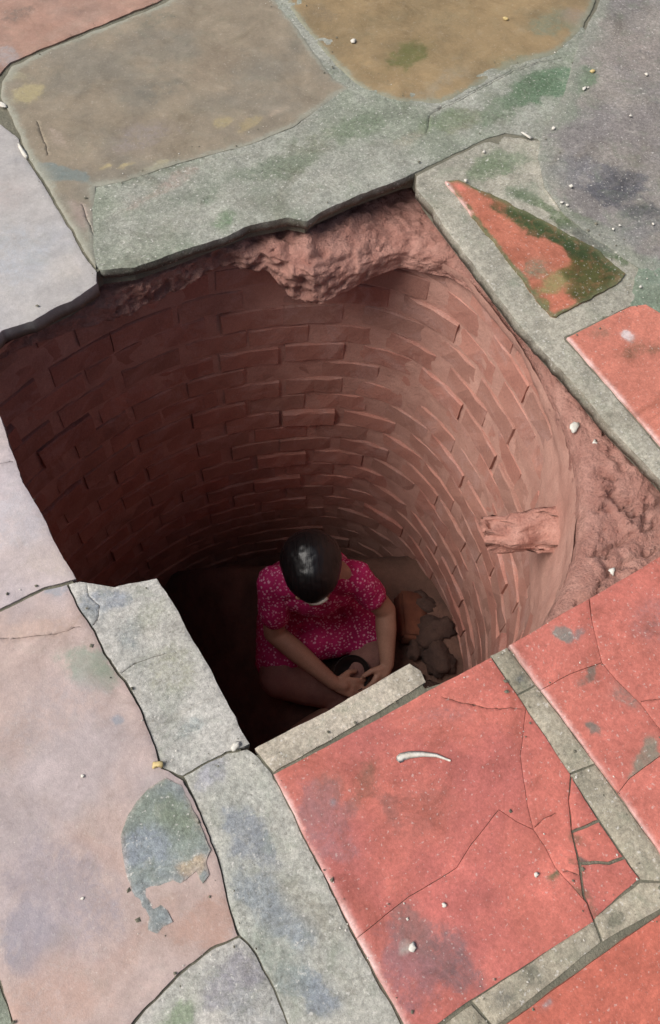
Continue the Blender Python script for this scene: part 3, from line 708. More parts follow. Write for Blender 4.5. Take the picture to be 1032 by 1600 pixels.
M_PLAIN = simple("red_tile", (200,126,112), (178,116,106), 9, 0.5, 0.25, 0.003, 90, rand=0.12)
plain = plain_tile_mesh()
polys = TRACED + [np.array(HOLE)]
for ix in range(-5, 7):
    for iy in range(-5, 7):
        cx, cy = 0.348 + ix * 0.484, 0.08 + iy * 0.474
        sx, sy = np.meshgrid(np.linspace(-0.205, 0.205, 9), np.linspace(-0.2, 0.2, 9))
        s = np.column_stack([cx + sx.ravel(), cy + sy.ravel()])
        if sum(inside(s, p).sum() for p in polys) > 5:
            continue
        o = link(bpy.data.objects.new("tile", plain), floor)
        o.location = (cx, cy, random.uniform(-0.003, 0.001))

# ------------------------------------------------------------------ the well
CX, CY, RW = 0.442, 0.871, 0.64
well = empty("well", (CX, CY, 0))
tag(well, "round well lined with red bricks and clay under the broken floor", "well")
Z0, PITCH, NB, NC, ZF, BH = -0.12, 0.084, 22, 22, -1.60, 0.0378


def brick_mesh(k):
    bm = bmesh.new()
    r = random.Random(100 + k)
    half = math.pi / NB - 0.006
    segs = 4
    rings = []
    for i in range(segs + 1):
        a = -half + 2 * half * i / segs
        a += r.uniform(-0.004, 0.004) if i in (0, segs) else 0
        ring = []
        for rr, zz in ((RW + 0.1, BH), (RW + 0.004, BH), (RW, BH - 0.004), (RW, -BH + 0.004), (RW + 0.004, -BH), (RW + 0.1, -BH)):
            e = 0.004 if i in (0, segs) and rr <= RW + 0.004 else 0
            j = 0.0025
            ring.append(bm.verts.new(((rr + e + r.uniform(-j, j)) * math.cos(a) - RW, (rr + e) * math.sin(a) + r.uniform(-j, j) * .5, zz + r.uniform(-j, j))))
        rings.append(ring)
    for i in range(segs):
        for q in range(5):
            bm.faces.new((rings[i][q], rings[i][q + 1], rings[i + 1][q + 1], rings[i + 1][q]))
    bm.faces.new(rings[0][::-1])
    bm.faces.new(rings[-1])
    bmesh.ops.recalc_face_normals(bm, faces=bm.faces)
    me = bpy.data.meshes.new("brick")
    bm.to_mesh(me)
    bm.free()
    me.materials.append(M_BRICK)
    return me


def bore(deg_):
    """radius of the bore: it bulges towards the far right corner"""
    d_ = (np.asarray(deg_, float) + 180) % 360 - 180
    return RW + 0.085 * np.exp(-((d_ - 36) / 26.0) ** 2) + 0.025 * np.exp(-((d_ - 95) / 40.0) ** 2) + 0.17 * np.exp(-(((d_ - 158 + 180) % 360 - 180) / 34.0) ** 2)


bricks = [brick_mesh(k) for k in range(7)]
hidden = []
for c in range(NC):
    for b in range(NB):
        a = 2 * math.pi * (b + (0.5 if c % 2 else 0.0) + random.uniform(-0.07, 0.07)) / NB
        dg = math.degrees(a)
        rb = float(bore(dg))
        slope = float(bore(dg + 1) - bore(dg - 1)) / math.radians(2) / rb
        me = random.choice(bricks)
        o = bpy.data.objects.new("brick", me)
        off = random.gauss(0.001, 0.0028)
        if random.random() < 0.10:
            off -= 0.008
        o.location = ((rb + off) * math.cos(a), (rb + off) * math.sin(a), Z0 - BH - c * PITCH + random.uniform(-0.003, 0.003))
        o.rotation_euler = (random.uniform(-0.015, 0.015), random.uniform(-0.03, 0.03), a - math.atan(slope) + random.uniform(-0.02, 0.02))
        if 205 < dg % 360 < 300 or c >= 17:
            hidden.append(o)                      # the near side and the dark depth, which hardly show
        else:
            link(o, well)
vs, fs = [], []
for o in hidden:
    mw = Matrix.LocRotScale(o.location, o.rotation_euler, None)
    base_i = len(vs)
    vs += [tuple(mw @ v.co) for v in o.data.vertices]
    fs += [tuple(base_i + q for q in p.vertices) for p in o.data.polygons]
    bpy.data.objects.remove(o)
o = mesh_obj("shadowed_bricks", vs, fs, M_BRICK, well, False)
o["kind"] = "stuff"


def grid_faces(nu, nv, wrap=True):
    f = []
    for j in range(nv - 1):
        for i in range(nu if wrap else nu - 1):
            i2 = (i + 1) % nu
            f.append((j * nu + i, j * nu + i2, (j + 1) * nu + i2, (j + 1) * nu + i))
    return f


# clay mortar behind and, where it was smeared, over the bricks
nu, nv = 300, 110
th = np.linspace(0, 2 * np.pi, nu, endpoint=False)
zz = np.linspace(-0.11, ZF - 0.4, nv)
TH, ZZ = np.meshgrid(th, zz)
p3 = np.column_stack([np.cos(TH.ravel()) * RW, np.sin(TH.ravel()) * RW, ZZ.ravel()])
deg = (np.degrees(TH.ravel()) + 180) % 360 - 180
zz_ = ZZ.ravel()
smear = np.exp(-((deg + 32) / 30) ** 2) * smooth(-0.95, -0.30, zz_) * 1.3 + 0.9 * smooth(-0.20, -0.12, zz_)
smear = smear + 0.35 * fbm(p3, 5, 4, 91) - 0.45
rr = bore(deg) + 0.006 - 0.024 * smooth(0.1, 0.7, smear) + 0.004 * fbm(p3, 14, 4, 93) + 0.0025 * fbm(p3, 50, 3, 95)
v = np.column_stack([np.cos(TH.ravel()) * rr, np.sin(TH.ravel()) * rr, ZZ.ravel()])
o = mesh_obj("clay_mortar", v, [f[::-1] for f in grid_faces(nu, nv)], M_CLAY, well)
o["label"] = "smeared clay mortar between and over the bricks"

# earth between the floor and the topmost bricks
SHELF = [(-180, -.12), (-120, -.08), (-60, -.064), (0, -.066), (25, -.09), (45, -.10), (58, -.075), (70, -.065), (100, -.07), (118, -.085), (135, -.13), (180, -.12)]
LIP = [(-180, -.15), (-120, -.13), (-60, -.15), (-20, -.15), (5, -.14), (20, -.15), (35, -.17), (44, -.175), (50, -.19), (57, -.215), (63, -.205), (69, -.145), (76, -.135), (84, -.145), (92, -.16), (104, -.165), (114, -.155), (135, -.16), (180, -.15)]
INSET = [(-180, -.03), (-130, -.02), (-80, .016), (-5, .016), (12, .0), (30, .0), (40, .03), (47, .10), (55, .15), (63, .13), (70, .07), (80, .06), (95, .075), (112, .065), (126, .01), (150, -.03), (180, -.03)]
nu, nv = 640, 96
th = np.linspace(-np.pi, np.pi, nu, endpoint=False)
degs = np.degrees(th)
zs, zl, ins = (np.interp(degs, [a for a, b in K], [b for a, b in K]) for K in (SHELF, LIP, INSET))
circ = np.column_stack([np.cos(th), np.sin(th)])
far = np.exp(-((degs - 78) / 36.0) ** 2)
right = np.exp(-((degs + 28) / 45.0) ** 2)
RB_ = bore(degs)
zl = zl + far * 0.022 * fbm(circ, 7, 4, 111, 0.6)
ins = ins + far * 0.018 * fbm(circ, 6, 4, 117, 0.6)
prof = np.linspace(0, 1, nv)
V = []
for i in range(nu):
    rl = RB_[i] - ins[i]
    P = [(0, 1.30, -0.05), (.1, .95, min(zs[i], -0.055)), (.28, max(.80, rl + .1), zs[i]), (.46, rl + .04, zs[i]), (.56, rl + .008, zs[i] - .012),
         (.66, rl, zs[i] - .03), (.85, rl - .006 * far[i], zl[i] + .012), (.90, rl + .012, zl[i]), (1.0, RB_[i] + .05, zl[i] + .01)]
    if right[i] > 0.3:
        P[-1] = (1.0, RB_[i] + .012, zl[i] - .03)
    r_ = np.interp(prof, [p[0] for p in P], [p[1] for p in P])
    z_ = np.interp(prof, [p[0] for p in P], [p[2] for p in P])
    V.append(np.column_stack([r_ * math.cos(th[i]), r_ * math.sin(th[i]), z_]))
V = np.array(V).transpose(1, 0, 2).reshape(-1, 3)
rad = np.hypot(V[:, 0], V[:, 1])
mask = smooth(1.15, 0.85, rad)
F = np.tile(far, nv)
Rt = np.tile(right, nv)
RBt = np.tile(RB_ - ins, nv)
wall = smooth(RBt + 0.05, RBt + 0.01, rad)
n1 = fbm(V, 11, 5, 101, 0.65)
n2 = 1 - 2 * np.abs(fbm(V, 30, 3, 103))
cr = smooth(0.62, 1.0, 1 - np.abs(fbm(V, 20, 4, 107)) * 2.4)          # cracks in the rough shelf
amp = mask * (0.009 + 0.014 * F + 0.010 * Rt * (1 - wall)) * (1 - 0.7 * wall * Rt)
disp = amp * (0.9 * n1 + 0.55 * n2 + 0.35 * fbm(V, 75, 3, 109))
er = np.column_stack([V[:, 0] / rad, V[:, 1] / rad])
V[:, :2] -= er * (disp * (0.35 + 0.65 * wall))[:, None]
V[:, 2] += disp * (1 - 0.6 * wall) - 0.022 * cr * mask * (1 - wall) * (0.15 + Rt)
V[:, 2] = np.minimum(V[:, 2], -0.042)
o = mesh_obj("earth_ledge", V, grid_faces(nu, nv), M_EARTH, well)
o["label"] = "crumbling red earth ledge under the floor slabs"


def crumbs(name, spots, sizes, material, parent=None, seed=0):
    r = random.Random(seed)
    vs, fs = [], []
    base = [(1, 0, 0), (-.9, .2, 0), (0, 1, .1), (.1, -.9, 0), (0, .1, .8), (.1, 0, -.7)]
    tri = [(0, 2, 4), (2, 1, 4), (1, 3, 4), (3, 0, 4), (2, 0, 5), (1, 2, 5), (3, 1, 5), (0, 3, 5)]
    for (x, y, z), s_ in zip(spots, sizes):
        b0 = len(vs)
        a_ = r.uniform(0, 6.28)
        for q in base:
            k = s_ * r.uniform(0.6, 1.3)
            vs.append((x + k * (q[0] * math.cos(a_) - q[1] * math.sin(a_)), y + k * (q[0] * math.sin(a_) + q[1] * math.cos(a_)), z + k * q[2] * 0.8))
        fs += [tuple(b0 + i for i in t) for t in tri]
    o_ = mesh_obj(name, vs, fs, material, parent, False)
    o_["kind"] = "stuff"
    return o_


sel = np.where((rad > 0.66) & (rad < 0.86) & ((Rt > 0.3) | (F > 0.4)))[0]
sel = rng.choice(sel, 420, replace=False)
crumbs("earth_crumbs", V[sel], np.clip(rng.exponential(0.004, len(sel)) + 0.0015, 0, 0.014), M_EARTH, well, 3)

def clod_mesh(name, size, seed, sub=3, rough=0.22, material=None):
    bm = bmesh.new()
    bmesh.ops.create_icosphere(bm, subdivisions=sub, radius=1.0)
    p = np.array([v.co[:] for v in bm.verts])
    n = 1 + rough * fbm(p, 1.3, 4, seed, 0.6) + rough * 0.5 * (1 - 2 * np.abs(fbm(p, 2.6, 3, seed + 5)))
    for v, k in zip(bm.verts, n):
        v.co = Vector((v.co.x * size[0] * k, v.co.y * size[1] * k, v.co.z * size[2] * k))
    for f in bm.faces:
        f.smooth = True
    me = bpy.data.meshes.new(name)
    bm.to_mesh(me)
    bm.free()
    me.materials.append(material or M_EARTH)
    return me


def polar(deg_, r, z):
    return (r * math.cos(math.radians(deg_)), r * math.sin(math.radians(deg_)), z)


M_PALE = simple("pale_clay", (212, 160, 145), (178, 124, 110), 26, 0.95, 0.9, 0.008, 80)
# brick end sticking out of the wall with mud on it
def ledge_mesh():
    bm = bmesh.new()
    bmesh.ops.create_cube(bm, size=1.0)
    bmesh.ops.subdivide_edges(bm, edges=bm.edges[:], cuts=9, use_grid_fill=True)
    p = np.array([v.co[:] for v in bm.verts])
    q_ = p * np.array([0.225, 0.11, 0.06])
    n = fbm(q_, 17, 4, 301, 0.6)
    n2 = fbm(q_, 42, 4, 305, 0.65)
    for v, a, b in zip(bm.verts, n, n2):
        x, y, z = v.co
        taper = 1 - 0.4 * (x + 0.5)
        up = 1 if z > 0 else 0.15
        v.co = Vector((x * 0.225 + 0.026 * a * (1 if x > 0 else 0), y * 0.11 * taper + 0.022 * b, z * 0.042 + up * (0.022 * a + 0.018 * b) + (0.012 * (1 - abs(y) * 2) if z > 0.4 else 0)))
    for f in bm.faces:
        f.smooth = True
    me = bpy.data.meshes.new("projecting_brick")
    bm.to_mesh(me)
    bm.free()
    me.materials.append(M_PALE)
    return me


o = link(bpy.data.objects.new("projecting_brick", ledge_mesh()), well)
o["label"] = "mud covered brick end sticking out of the right wall"
LA = -32.0
o.location = polar(LA, RW - 0.065, -0.28)
o.rotation_euler = (0.05, 0.10, math.radians(LA + 180 + 8))

# ------------------------------------------------------------------ bottom of the well
nu, nv = 90, 26
V = []
for j in range(nv):
    r_ = RW * 1.2 * j / (nv - 1) + 0.001
    for i in range(nu):
        a = 2 * math.pi * i / nu
        V.append((CX + r_ * math.cos(a), CY + r_ * math.sin(a), ZF))
V = np.array(V)
ra = np.hypot(V[:, 0] - CX, V[:, 1] - CY)
mound = 0.10 * np.exp(-(((V[:, 0] - 1.0) / 0.18) ** 2 + ((V[:, 1] - 0.72) / 0.22) ** 2))
V[:, 2] += 0.018 * fbm(V, 9, 4, 401) + 0.05 * smooth(0.4, 0.6, ra) + mound
V[:, 2] -= 0.012
back = (V[:, 0] - 0.678) * 0.38 + (V[:, 1] - 1.136) * 0.925          # the pit drops away behind the sitting person
left_ = (0.42 - V[:, 0])
V[:, 2] -= 0.38 * np.maximum(smooth(0.10, 0.30, back), smooth(0.0, 0.3, left_))
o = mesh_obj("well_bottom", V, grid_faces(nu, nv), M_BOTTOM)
tag(o, "dark earth at the bottom of the well", None, None, "structure")

# ------------------------------------------------------------------ loose things at the bottom
def rough_box(name, size, seed, material):
    bm = bmesh.new()
    bmesh.ops.create_cube(bm, size=1.0)
    bmesh.ops.scale(bm, vec=size, verts=bm.verts)
    bmesh.ops.bevel(bm, geom=bm.edges[:], offset=min(size) * 0.14, segments=2, affect='EDGES')
    bmesh.ops.subdivide_edges(bm, edges=bm.edges[:], cuts=2, use_grid_fill=True)
    p = np.array([v.co[:] for v in bm.verts])
    n = fbm(p, 22, 4, seed)
    for v, k in zip(bm.verts, n):
        v.co += v.co.normalized() * 0.006 * k
    for f in bm.faces:
        f.smooth = True
    me = bpy.data.meshes.new(name)
    bm.to_mesh(me)
    bm.free()
    me.materials.append(material)
    return me


M_RUST = simple("dusty_brick", (136, 84, 62), (104, 64, 50), 16, 0.9, 0.5, 0.005, 60)
o = link(bpy.data.objects.new("loose_brick", rough_box("loose_brick", (0.20, 0.11, 0.075), 500, M_RUST)))
o.location = (0.955, 0.85, -1.51)
o.rotation_euler = (0.25, 0.15, 1.1)
tag(o, "loose red brown brick lying at the well bottom beside the person", "brick")
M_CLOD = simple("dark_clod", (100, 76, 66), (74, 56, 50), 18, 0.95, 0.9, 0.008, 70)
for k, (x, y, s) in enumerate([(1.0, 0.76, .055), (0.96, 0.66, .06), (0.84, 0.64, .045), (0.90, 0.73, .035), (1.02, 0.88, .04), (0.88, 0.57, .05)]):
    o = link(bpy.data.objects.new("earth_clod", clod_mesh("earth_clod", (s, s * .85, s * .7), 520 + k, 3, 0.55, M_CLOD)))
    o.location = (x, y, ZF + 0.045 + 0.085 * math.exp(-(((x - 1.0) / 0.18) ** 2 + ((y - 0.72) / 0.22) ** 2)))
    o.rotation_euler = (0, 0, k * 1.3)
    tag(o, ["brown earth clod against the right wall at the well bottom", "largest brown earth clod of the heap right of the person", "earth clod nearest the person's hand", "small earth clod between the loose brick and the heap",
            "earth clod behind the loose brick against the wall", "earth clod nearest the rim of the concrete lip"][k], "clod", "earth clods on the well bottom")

# ------------------------------------------------------------------ the person
def hull(bm, chain, seg=14):
    """chain of (point, radius): tapered capsules between neighbours"""
    for (a, ra), (b, rb) in zip(chain[:-1], chain[1:]):
        t = bmesh.new()
        for c, r in ((a, ra), (b, rb)):
            bmesh.ops.create_icosphere(t, subdivisions=3, radius=r, matrix=Matrix.Translation(Vector(c)))
        res = bmesh.ops.convex_hull(t, input=t.verts[:])
        bad = {e for e in res["geom_interior"] + res["geom_unused"] if isinstance(e, bmesh.types.BMVert)}
        bmesh.ops.delete(t, geom=list(bad), context='VERTS')
        off = len(bm.verts)
        me = bpy.data.meshes.new("tmp")
        t.to_mesh(me)
        t.free()
        bm.from_mesh(me)
        bpy.data.meshes.remove(me)


def fused(name, chains, material, parent, voxel=0.006, smooth_it=6, wrinkle=0.0, seed=0, wscale=14):
    bm = bmesh.new()
    for c in chains:
        hull(bm, c)
    me = bpy.data.meshes.new(name)
    bm.to_mesh(me)
    bm.free()
    tmp = link(bpy.data.objects.new("tmp", me))
    r = tmp.modifiers.new("remesh", 'REMESH')
    r.mode = 'VOXEL'
    r.voxel_size = voxel
    s = tmp.modifiers.new("smooth", 'SMOOTH')
    s.factor = 0.5
    s.iterations = smooth_it
    dg = bpy.context.evaluated_depsgraph_get()
    out = bpy.data.meshes.new_from_object(tmp.evaluated_get(dg))
    bpy.data.objects.remove(tmp)
    bpy.data.meshes.remove(me)
    out.name = name
    if wrinkle:
        n = len(out.vertices)
        co = np.empty(n * 3)
        out.vertices.foreach_get("co", co)
        co = co.reshape(-1, 3)
        no = np.empty(n * 3)
        out.vertices.foreach_get("normal", no)
        no = no.reshape(-1, 3)
        w = (1 - 2 * np.abs(fbm(co * np.array([1, 1, 0.45]), wscale, 3, seed))) * wrinkle
        out.vertices.foreach_set("co", (co + no * w[:, None]).ravel())
    out.polygons.foreach_set("use_smooth", [True] * len(out.polygons))
    out.materials.clear()
    out.materials.append(material)
    out.update()
    o = link(bpy.data.objects.new(name, out), parent)
    return o


Fw, Lt, Up = Vector((-0.38, -0.925, 0)), Vector((0.925, -0.38, 0)), Vector((0, 0, 1))
person = empty("person", (0.678, 1.136, ZF))
tag(person, "person in a pink patterned top sitting bowed at the well bottom", "person")
org = Vector((0.678, 1.136, ZF))
G = 1.07


def W(x, y, z):
    return Vector((x * G, y * G, 1.5 - (1.5 - z) * G)) - org


shL, shR = W(0.462, 0.985, -0.968), W(0.690, 0.892, -0.968)
elL, elR = W(0.418, 0.900, -1.150), W(0.772, 0.806, -1.135)
wrL, wrR = W(0.530, 0.690, -1.235), W(0.715, 0.668, -1.235)
hipM = W(0.634, 1.062, -1.335)
hipL, hipR = hipM - Lt * 0.09, hipM + Lt * 0.09
knL, knR = W(0.385, 0.800, -1.30), W(0.715, 0.745, -1.30)
anL, anR = W(0.600, 0.640, -1.378), W(0.500, 0.640, -1.378)
chest = W(0.590, 0.960, -1.02)
waist = W(0.618, 1.030, -1.20)
neck0, neck1 = W(0.583, 0.945, -0.925), W(0.560, 0.915, -0.865)
head = W(0.548, 0.922, -0.815)
hu = (Fw * 0.42 + Up * 0.90).normalized()         # crown of the bowed head
hd = (Fw * 0.90 - Up * 0.42).normalized()         # where the face looks
head = head + hu * 0.0


def H(d_, l_, u_):
    return head + hd * d_ + Lt * l_ + hu * u_


def hand(wr, direction, palm_normal, side):
    dv = direction.normalized()
    nv_ = (palm_normal - dv * palm_normal.dot(dv)).normalized()
    sv = dv.cross(nv_).normalized() * side
    out = [[(wr, 0.021), (wr + dv * 0.035, 0.023)]]
    for k, (ln, off) in enumerate(((0.062, 0.028), (0.072, 0.010), (0.067, -0.009), (0.052, -0.027))):
        b = wr + dv * 0.072 + sv * off
        out.append([(wr + dv * 0.02 + sv * off * 0.6, 0.013), (b, 0.0105)])
        m = b + dv * ln * 0.5 + nv_ * ln * 0.18 + sv * off * 0.25
        e = m + dv * ln * 0.28 + nv_ * ln * 0.42
        out.append([(b, 0.0095), (m, 0.0085), (e, 0.0072)])
    t0 = wr + dv * 0.022 + sv * 0.022
    t1 = t0 + dv * 0.022 + sv * 0.026 + nv_ * 0.012
    t2 = t1 + dv * 0.026 + sv * 0.008 + nv_ * 0.016
    out.append([(t0, 0.013), (t1, 0.0105), (t2, 0.0085)])
    return out


body = [
    [(neck0, 0.058), (neck1, 0.052), (head - hu * 0.03, 0.055)],
    [(H(-0.020, 0, 0.010), 0.082), (H(0.028, 0, 0.005), 0.070)],
    [(H(0.02, 0.0, -0.02), 0.066), (H(0.040, 0, -0.075), 0.042)], [(H(0.035, 0.03, -0.03), 0.045), (H(0.045, 0.012, -0.085), 0.030)], [(H(0.035, -0.03, -0.03), 0.045), (H(0.045, -0.012, -0.085), 0.030)],
    [(H(0.090, 0, 0.005), 0.010), (H(0.112, 0, -0.035), 0.013)], [(H(0.095, 0.012, -0.038), 0.010), (H(0.095, -0.012, -0.038), 0.010)],
    [(H(0.085, 0.02, -0.066), 0.009), (H(0.085, -0.02, -0.066), 0.009)], [(H(0.088, 0.045, 0.018), 0.010), (H(0.090, -0.045, 0.018), 0.010)],
    [(H(-0.005, 0.080, 0.012), 0.014), (H(0.004, 0.078, -0.03), 0.011)], [(H(-0.005, -0.080, 0.012), 0.014), (H(0.004, -0.078, -0.03), 0.011)],
    [(neck0, 0.06), (shL, 0.05), (elL, 0.036), (elL.lerp(wrL, 0.35), 0.037), (wrL, 0.024)],
    [(neck0, 0.06), (shR, 0.05), (elR, 0.036), (elR.lerp(wrR, 0.35), 0.037), (wrR, 0.024)],
    [(neck0, 0.06), (chest, 0.11), (waist, 0.11), (hipM, 0.11)],
    [(hipM, 0.11), (hipL, 0.088), (knL, 0.055), (knL.lerp(anL, 0.35), 0.052), (anL, 0.033)],
    [(hipM, 0.11), (hipR, 0.088), (knR, 0.055), (knR.lerp(anR, 0.35), 0.052), (anR, 0.033)],
    [(anL, 0.032), (anL + Lt * 0.08 + Fw * 0.03 - Up * 0.006, 0.026), (anL + Lt * 0.13 + Fw * 0.05 - Up * 0.010, 0.018)],
    [(anR, 0.032), (anR - Lt * 0.08 + Fw * 0.03 - Up * 0.006, 0.026), (anR - Lt * 0.13 + Fw * 0.05 - Up * 0.010, 0.018)],
] + hand(wrL, W(0.61, 0.63, -1.26) - wrL, Vector((0.2, 0.3, -0.9)), 1) + hand(wrR, W(0.66, 0.625, -1.26) - wrR, Vector((-0.6, 0.4, -0.7)), -1)
bodyo = fused("body", body, M_SKIN, person, 0.0045, 4)

# top
def cloth_material():
    t = NT("pink_print")
    base = t.mix(t.rng(t.noise(9, 4), 0.3, 0.7, 0, 1), tuple(lin((214, 34, 118)) * ALB), tuple(lin((186, 24, 98)) * ALB))
    vo = t.n("ShaderNodeTexVoronoi", feature='F1')
    vo.inputs["Scale"].default_value = 95
    t.l(t.co, vo.inputs["Vector"])
    dots = t.rng(vo.outputs["Distance"], 0.30, 0.42, 1, 0)
    brk = t.rng(t.noise(75, 3), 0.42, 0.52, 0, 1)
    col = t.mix(t.math('MULTIPLY', dots, brk), base, (0.82, 0.42, 0.58))
    t.l(col, t.b.inputs["Base Color"])
    t.b.inputs["Roughness"].default_value = 0.8
    t.bump(t.noise(500, 2), 0.2, 0.001)
    return t.m


M_CLOTH = cloth_material()
slL, slR = shL.lerp(elL, 0.60), shR.lerp(elR, 0.50)
top = [
    [(neck0 - Up * 0.03, 0.070), (shL, 0.056), (slL, 0.051)], [(neck0 - Up * 0.03, 0.070), (shR, 0.056), (slR, 0.051)],
    [(neck0 - Up * 0.035, 0.080), (chest, 0.125), (waist, 0.125), (hipM, 0.135)],
    [(chest + Lt * 0.06 + Fw * 0.02, 0.085), (chest - Lt * 0.06 + Fw * 0.02, 0.085)],
    [(hipM, 0.13), (hipL, 0.10), (hipL.lerp(knL, 0.80), 0.085)], [(hipM, 0.13), (hipR, 0.10), (hipR.lerp(knR, 0.80), 0.085)],
    [(hipL.lerp(knL, 0.4), 0.085), (hipR.lerp(knR, 0.4), 0.085)], [(hipL.lerp(knL, 0.7), 0.07), (hipR.lerp(knR, 0.7), 0.07)],
]
t_ = fused("top", top, M_CLOTH, person, 0.006, 5, 0.006, 31)
t_["label"] = "pink top with pale flower print"

M_TROUSER = simple("dusty_trousers", (168, 124, 112), (142, 100, 94), 12, 0.85, 0.3, 0.003, 120)
legs = [[(hipL, 0.09), (knL, 0.066), (knL.lerp(anL, 0.4), 0.062), (knL.lerp(anL, 0.85), 0.048)], [(hipR, 0.09), (knR, 0.066), (knR.lerp(anR, 0.4), 0.062), (knR.lerp(anR, 0.85), 0.048)]]
fused("trousers", legs, M_TROUSER, person, 0.006, 4, 0.004, 33)["label"] = "dull pinkish brown trousers"

# hair
hair = [
    [(H(-0.022, 0, 0.018), 0.097), (H(0.018, 0, 0.030), 0.086), (H(0.050, 0, 0.026), 0.062)],
    [(H(-0.03, 0.0, -0.01), 0.088), (H(-0.045, 0, -0.04), 0.070)],
    [(H(-0.02, 0.045, 0.0), 0.048), (H(-0.02, 0.05, -0.035), 0.038)], [(H(-0.02, -0.045, 0.0), 0.048), (H(-0.02, -0.05, -0.035), 0.038)],
]
fused("hair", hair, M_HAIR, person, 0.005, 5, 0.0012, 37, 60)
# narrow pale strip modelled along the hairline
band = [[(H(0.111 - 0.0007 * k * k, 0.0075 * k + 0.008, 0.026 + 0.0022 * k), 0.008) for k in range(-4, 5)]]
b_ = fused("pale_strip", band, M_WHITE, person, 0.003, 2)
b_["label"] = "pale strip at the front of the hair"

# bowl in the lap
def lathe(name, prof, material, n=28):
    v, f = [], []
    for r, z in prof:
        for i in range(n):
            a = 2 * math.pi * i / n
            v.append((r * math.cos(a), r * math.sin(a), z))
    f = grid_faces(n, len(prof))
    f.append(tuple(range(n))[::-1])
    return mesh_obj(name, v, f, material)


o = lathe("bowl", [(.03, 0), (.034, 0), (.055, .02), (.068, .048), (.073, .07), (.075, .071), (.072, .069), (.065, .048), (.05, .022), (.02, .01), (.001, .009)], M_DARK)
o.scale = (0.85, 0.85, 0.8)
o.location = (0.650, 0.755, -1.49)
o.rotation_euler = (0.2, -0.15, 0)
tag(o, "dark round bowl between the hands of the sitting person", "bowl")

# ------------------------------------------------------------------ bits lying on the floor
def chip(name, at, size, seed, material, label, cat, z=0.003, group=None, rot=0.0):
    o = link(bpy.data.objects.new(name, clod_mesh(name, (size[0] * 0.62, size[1] * 0.62, size[2] * 0.5), seed, 2, 0.7, material)))
    o.location = (at[0], at[1], z + size[2] * 0.2)
    o.rotation_euler = (0, 0, rot)
    return tag(o, label, cat, group)


chip("plaster_chip", (0.2811,-0.0188), (.0055, .0045, .003), 601, M_WHITE, "small white chip on the lower half of the large red tile", "chip")
chip("plaster_chip", (0.4372,-0.0486), (.0055, .0045, .003), 602, M_WHITE, "tiny white chip beside the moss on the cracked red tile", "chip")
chip("plaster_chip", (0.2070,-0.0480), (.010, .007, .0025), 603, M_WHITE, "pale grey flake near the dark stain of the large red tile", "chip", rot=.5)
chip("pebble", (-0.0383,0.3833), (.015, .009, .007), 604, M_YELLOW, "pale yellow pebble in the crack beside the blue grey patch", "pebble", rot=-.4)
chip("pebble", (0.0896,0.3538), (.012, .008, .007), 605, M_WHITE, "white pebble at the near corner of the opening", "pebble", rot=.4)
chip("pebble", (1.1723,1.9666), (.011, .009, .006), 606, M_WHITE, "white pebble on the ochre tile", "pebble")
chip("pebble", (1.6236,1.8882), (.012, .010, .006), 607, M_YELLOW, "yellowish pebble on the far right of the ochre tile", "pebble")
chip("plaster_chip", (0.2219,1.9016), (.034, .008, .004), 608, M_WHITE, "long white flake in the crack at the far left", "chip", z=0.001, rot=math.radians(-88))
chip("plaster_chip", (0.2295,2.0839), (.018, .010, .004), 609, M_WHITE, "white flake at the left corner of the brown grey slab", "chip", z=0.001, rot=math.radians(-70))
chip("plaster_chip", (1.4042,1.4485), (.024, .006, .004), 610, M_WHITE, "white splinter at the edge of the purplish grey slab", "chip", rot=-1.2)
chip("pebble", (1.4035,1.2435), (.008, .007, .005), 611, M_WHITE, "bright white speck on the purplish grey slab", "pebble", z=0.004)
chip("pebble", (1.2729,1.4427), (.007, .006, .004), 612, M_WHITE, "white speck in the cement beside the broken red tile", "pebble", z=-.001)
chip("pebble", (1.1715,1.3682), (.007, .006, .004), 613, M_WHITE, "white speck at the tip of the broken mossy red tile", "pebble")
chip("pebble", (1.1233,1.3747), (.004, .004, .003), 614, M_WHITE, "tiny pink white speck near the corner of the opening", "pebble")
chip("pebble", (-0.2176,0.2458), (.004, .0035, .002), 615, M_WHITE, "tiny white speck low on the large left tile", "pebble")
chip("pebble", (-0.1546,0.4218), (.004, .0035, .002), 616, M_WHITE, "tiny white speck midway on the large left tile", "pebble")
chip("pebble", (1.7203,1.5942), (.010, .008, .005), 617, M_YELLOW, "yellowish pebble between moss and the purplish grey slab", "pebble")
chip("pebble", (1.4865,1.4423), (.008, .006, .004), 618, M_WHITE, "white grain below the mossy crack", "pebble")
chip("plaster_chip", (1.6558,1.5426), (.014, .006, .004), 619, M_WHITE, "slanting white grain at the upper left edge of the grey slab", "chip", rot=.6)
for k, (x, y, s) in enumerate([(1.3504,1.2059,7),(1.3571,1.1933,6),(1.4136,1.0782,6),(1.4358,1.0822,5),(1.5144,1.0518,6),(1.8523,1.5233,8),(1.7053,1.3998,6),(1.3613,0.9003,6)]):
    chip("pebble", (x, y), (.0009 * s, .0008 * s, .0005 * s), 630 + k, M_WHITE, "fine white grain scattered over the purplish grey slab", "pebble", 0.004, "white grains on the grey slab", k)

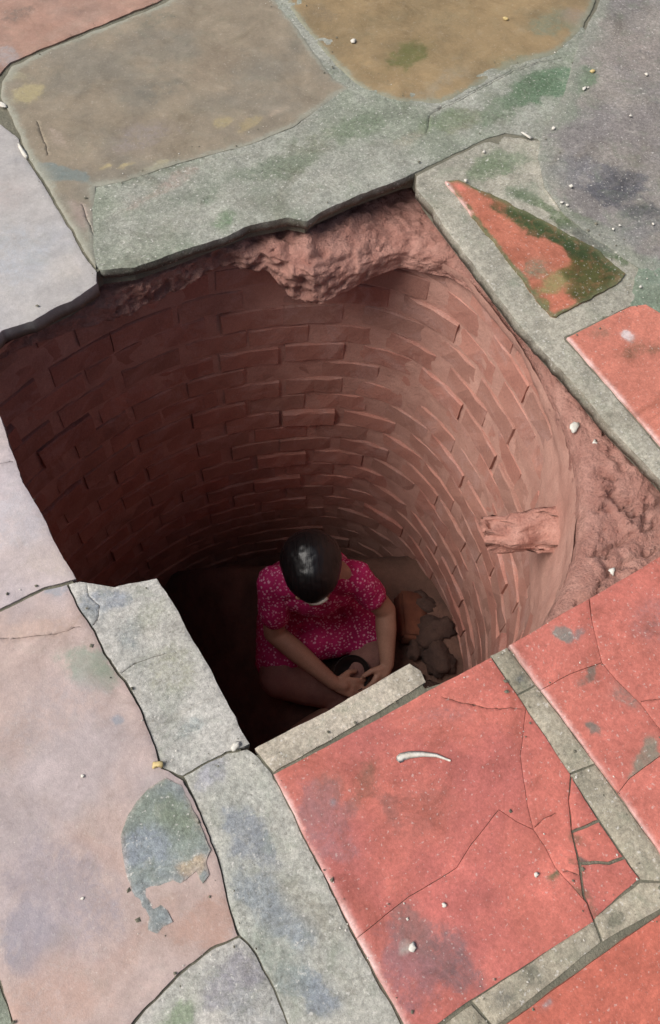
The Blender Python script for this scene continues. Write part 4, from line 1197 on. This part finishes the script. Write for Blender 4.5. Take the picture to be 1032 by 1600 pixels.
# stone set in the rough earth shelf on the right
chip("pebble", (1.0423,0.6754), (.020, .013, .010), 660, M_WHITE, "white stone in the rough earth right of the opening", "pebble", z=-0.070, rot=.6)
chip("pebble", (1.0571,0.6188), (.013, .009, .007), 661, M_WHITE, "smaller pale stone in the earth under the right cement strip", "pebble", z=-0.068, rot=.9)
chip("pebble", (0.9045,0.3501), (.012, .008, .007), 662, M_WHITE, "pale stone in the earth beside the right hand red tile", "pebble", z=-0.060, rot=.9)

# curved white sliver on the red tile
pts = np.array([(0.3251,0.2085),(0.3347,0.2121),(0.3480,0.2090),(0.3682,0.2002),(0.3888,0.1875),(0.4060,0.1692)])
line = densify([tuple(p) for p in pts], 0.006, False)
nn = normals2(line, False)
s = np.linspace(0, 1, len(line))
wd = 0.0068 * np.clip(1 - 0.85 * s, 0, 1) * np.clip(s * 9 + 0.5, 0, 1) + 0.0008
V, Fc = [], []
for i in range(len(line)):
    h = 0.003 + 0.002 * math.sin(s[i] * math.pi)
    for k, zz_k in ((-1, h - 0.001), (0, h + 0.0003), (1, h - 0.001), (0, h - 0.002)):
        q = line[i] + nn[i] * wd[i] * k
        V.append((q[0], q[1], zz_k))
for i in range(len(line) - 1):
    for k in range(4):
        Fc.append((i * 4 + k, i * 4 + (k + 1) % 4, (i + 1) * 4 + (k + 1) % 4, (i + 1) * 4 + k))
Fc += [(0, 1, 2, 3), tuple(len(V) - 4 + q for q in (3, 2, 1, 0))]
o = mesh_obj("white_sliver", V, Fc, M_WHITE)
tag(o, "curved white feather like sliver on the large red tile", "sliver")

# loose grit along the cracks and edges
rim_pts = np.concatenate(TRACED)
pick = rim_pts[rng.choice(len(rim_pts), 900)] + rng.normal(0, 0.014, (900, 2))
hole_big = np.array(HOLE)
pick = pick[~inside(pick, hole_big)]
half = len(pick) // 2
for nm, part, mat_, lb, sc_ in (("grit", pick[:half], M_BED, "fine dark grit lying along the cracks of the floor", 0.0013), ("lime_grit", pick[half:], M_WHITE, "fine pale grit scattered over the floor", 0.0007)):
    o = crumbs(nm, np.column_stack([part, np.full(len(part), 0.0022)]), np.clip(rng.exponential(sc_, len(part)) + 0.0006, 0, 0.005), mat_, None, 9)
    tag(o, lb, "grit", None, "stuff")
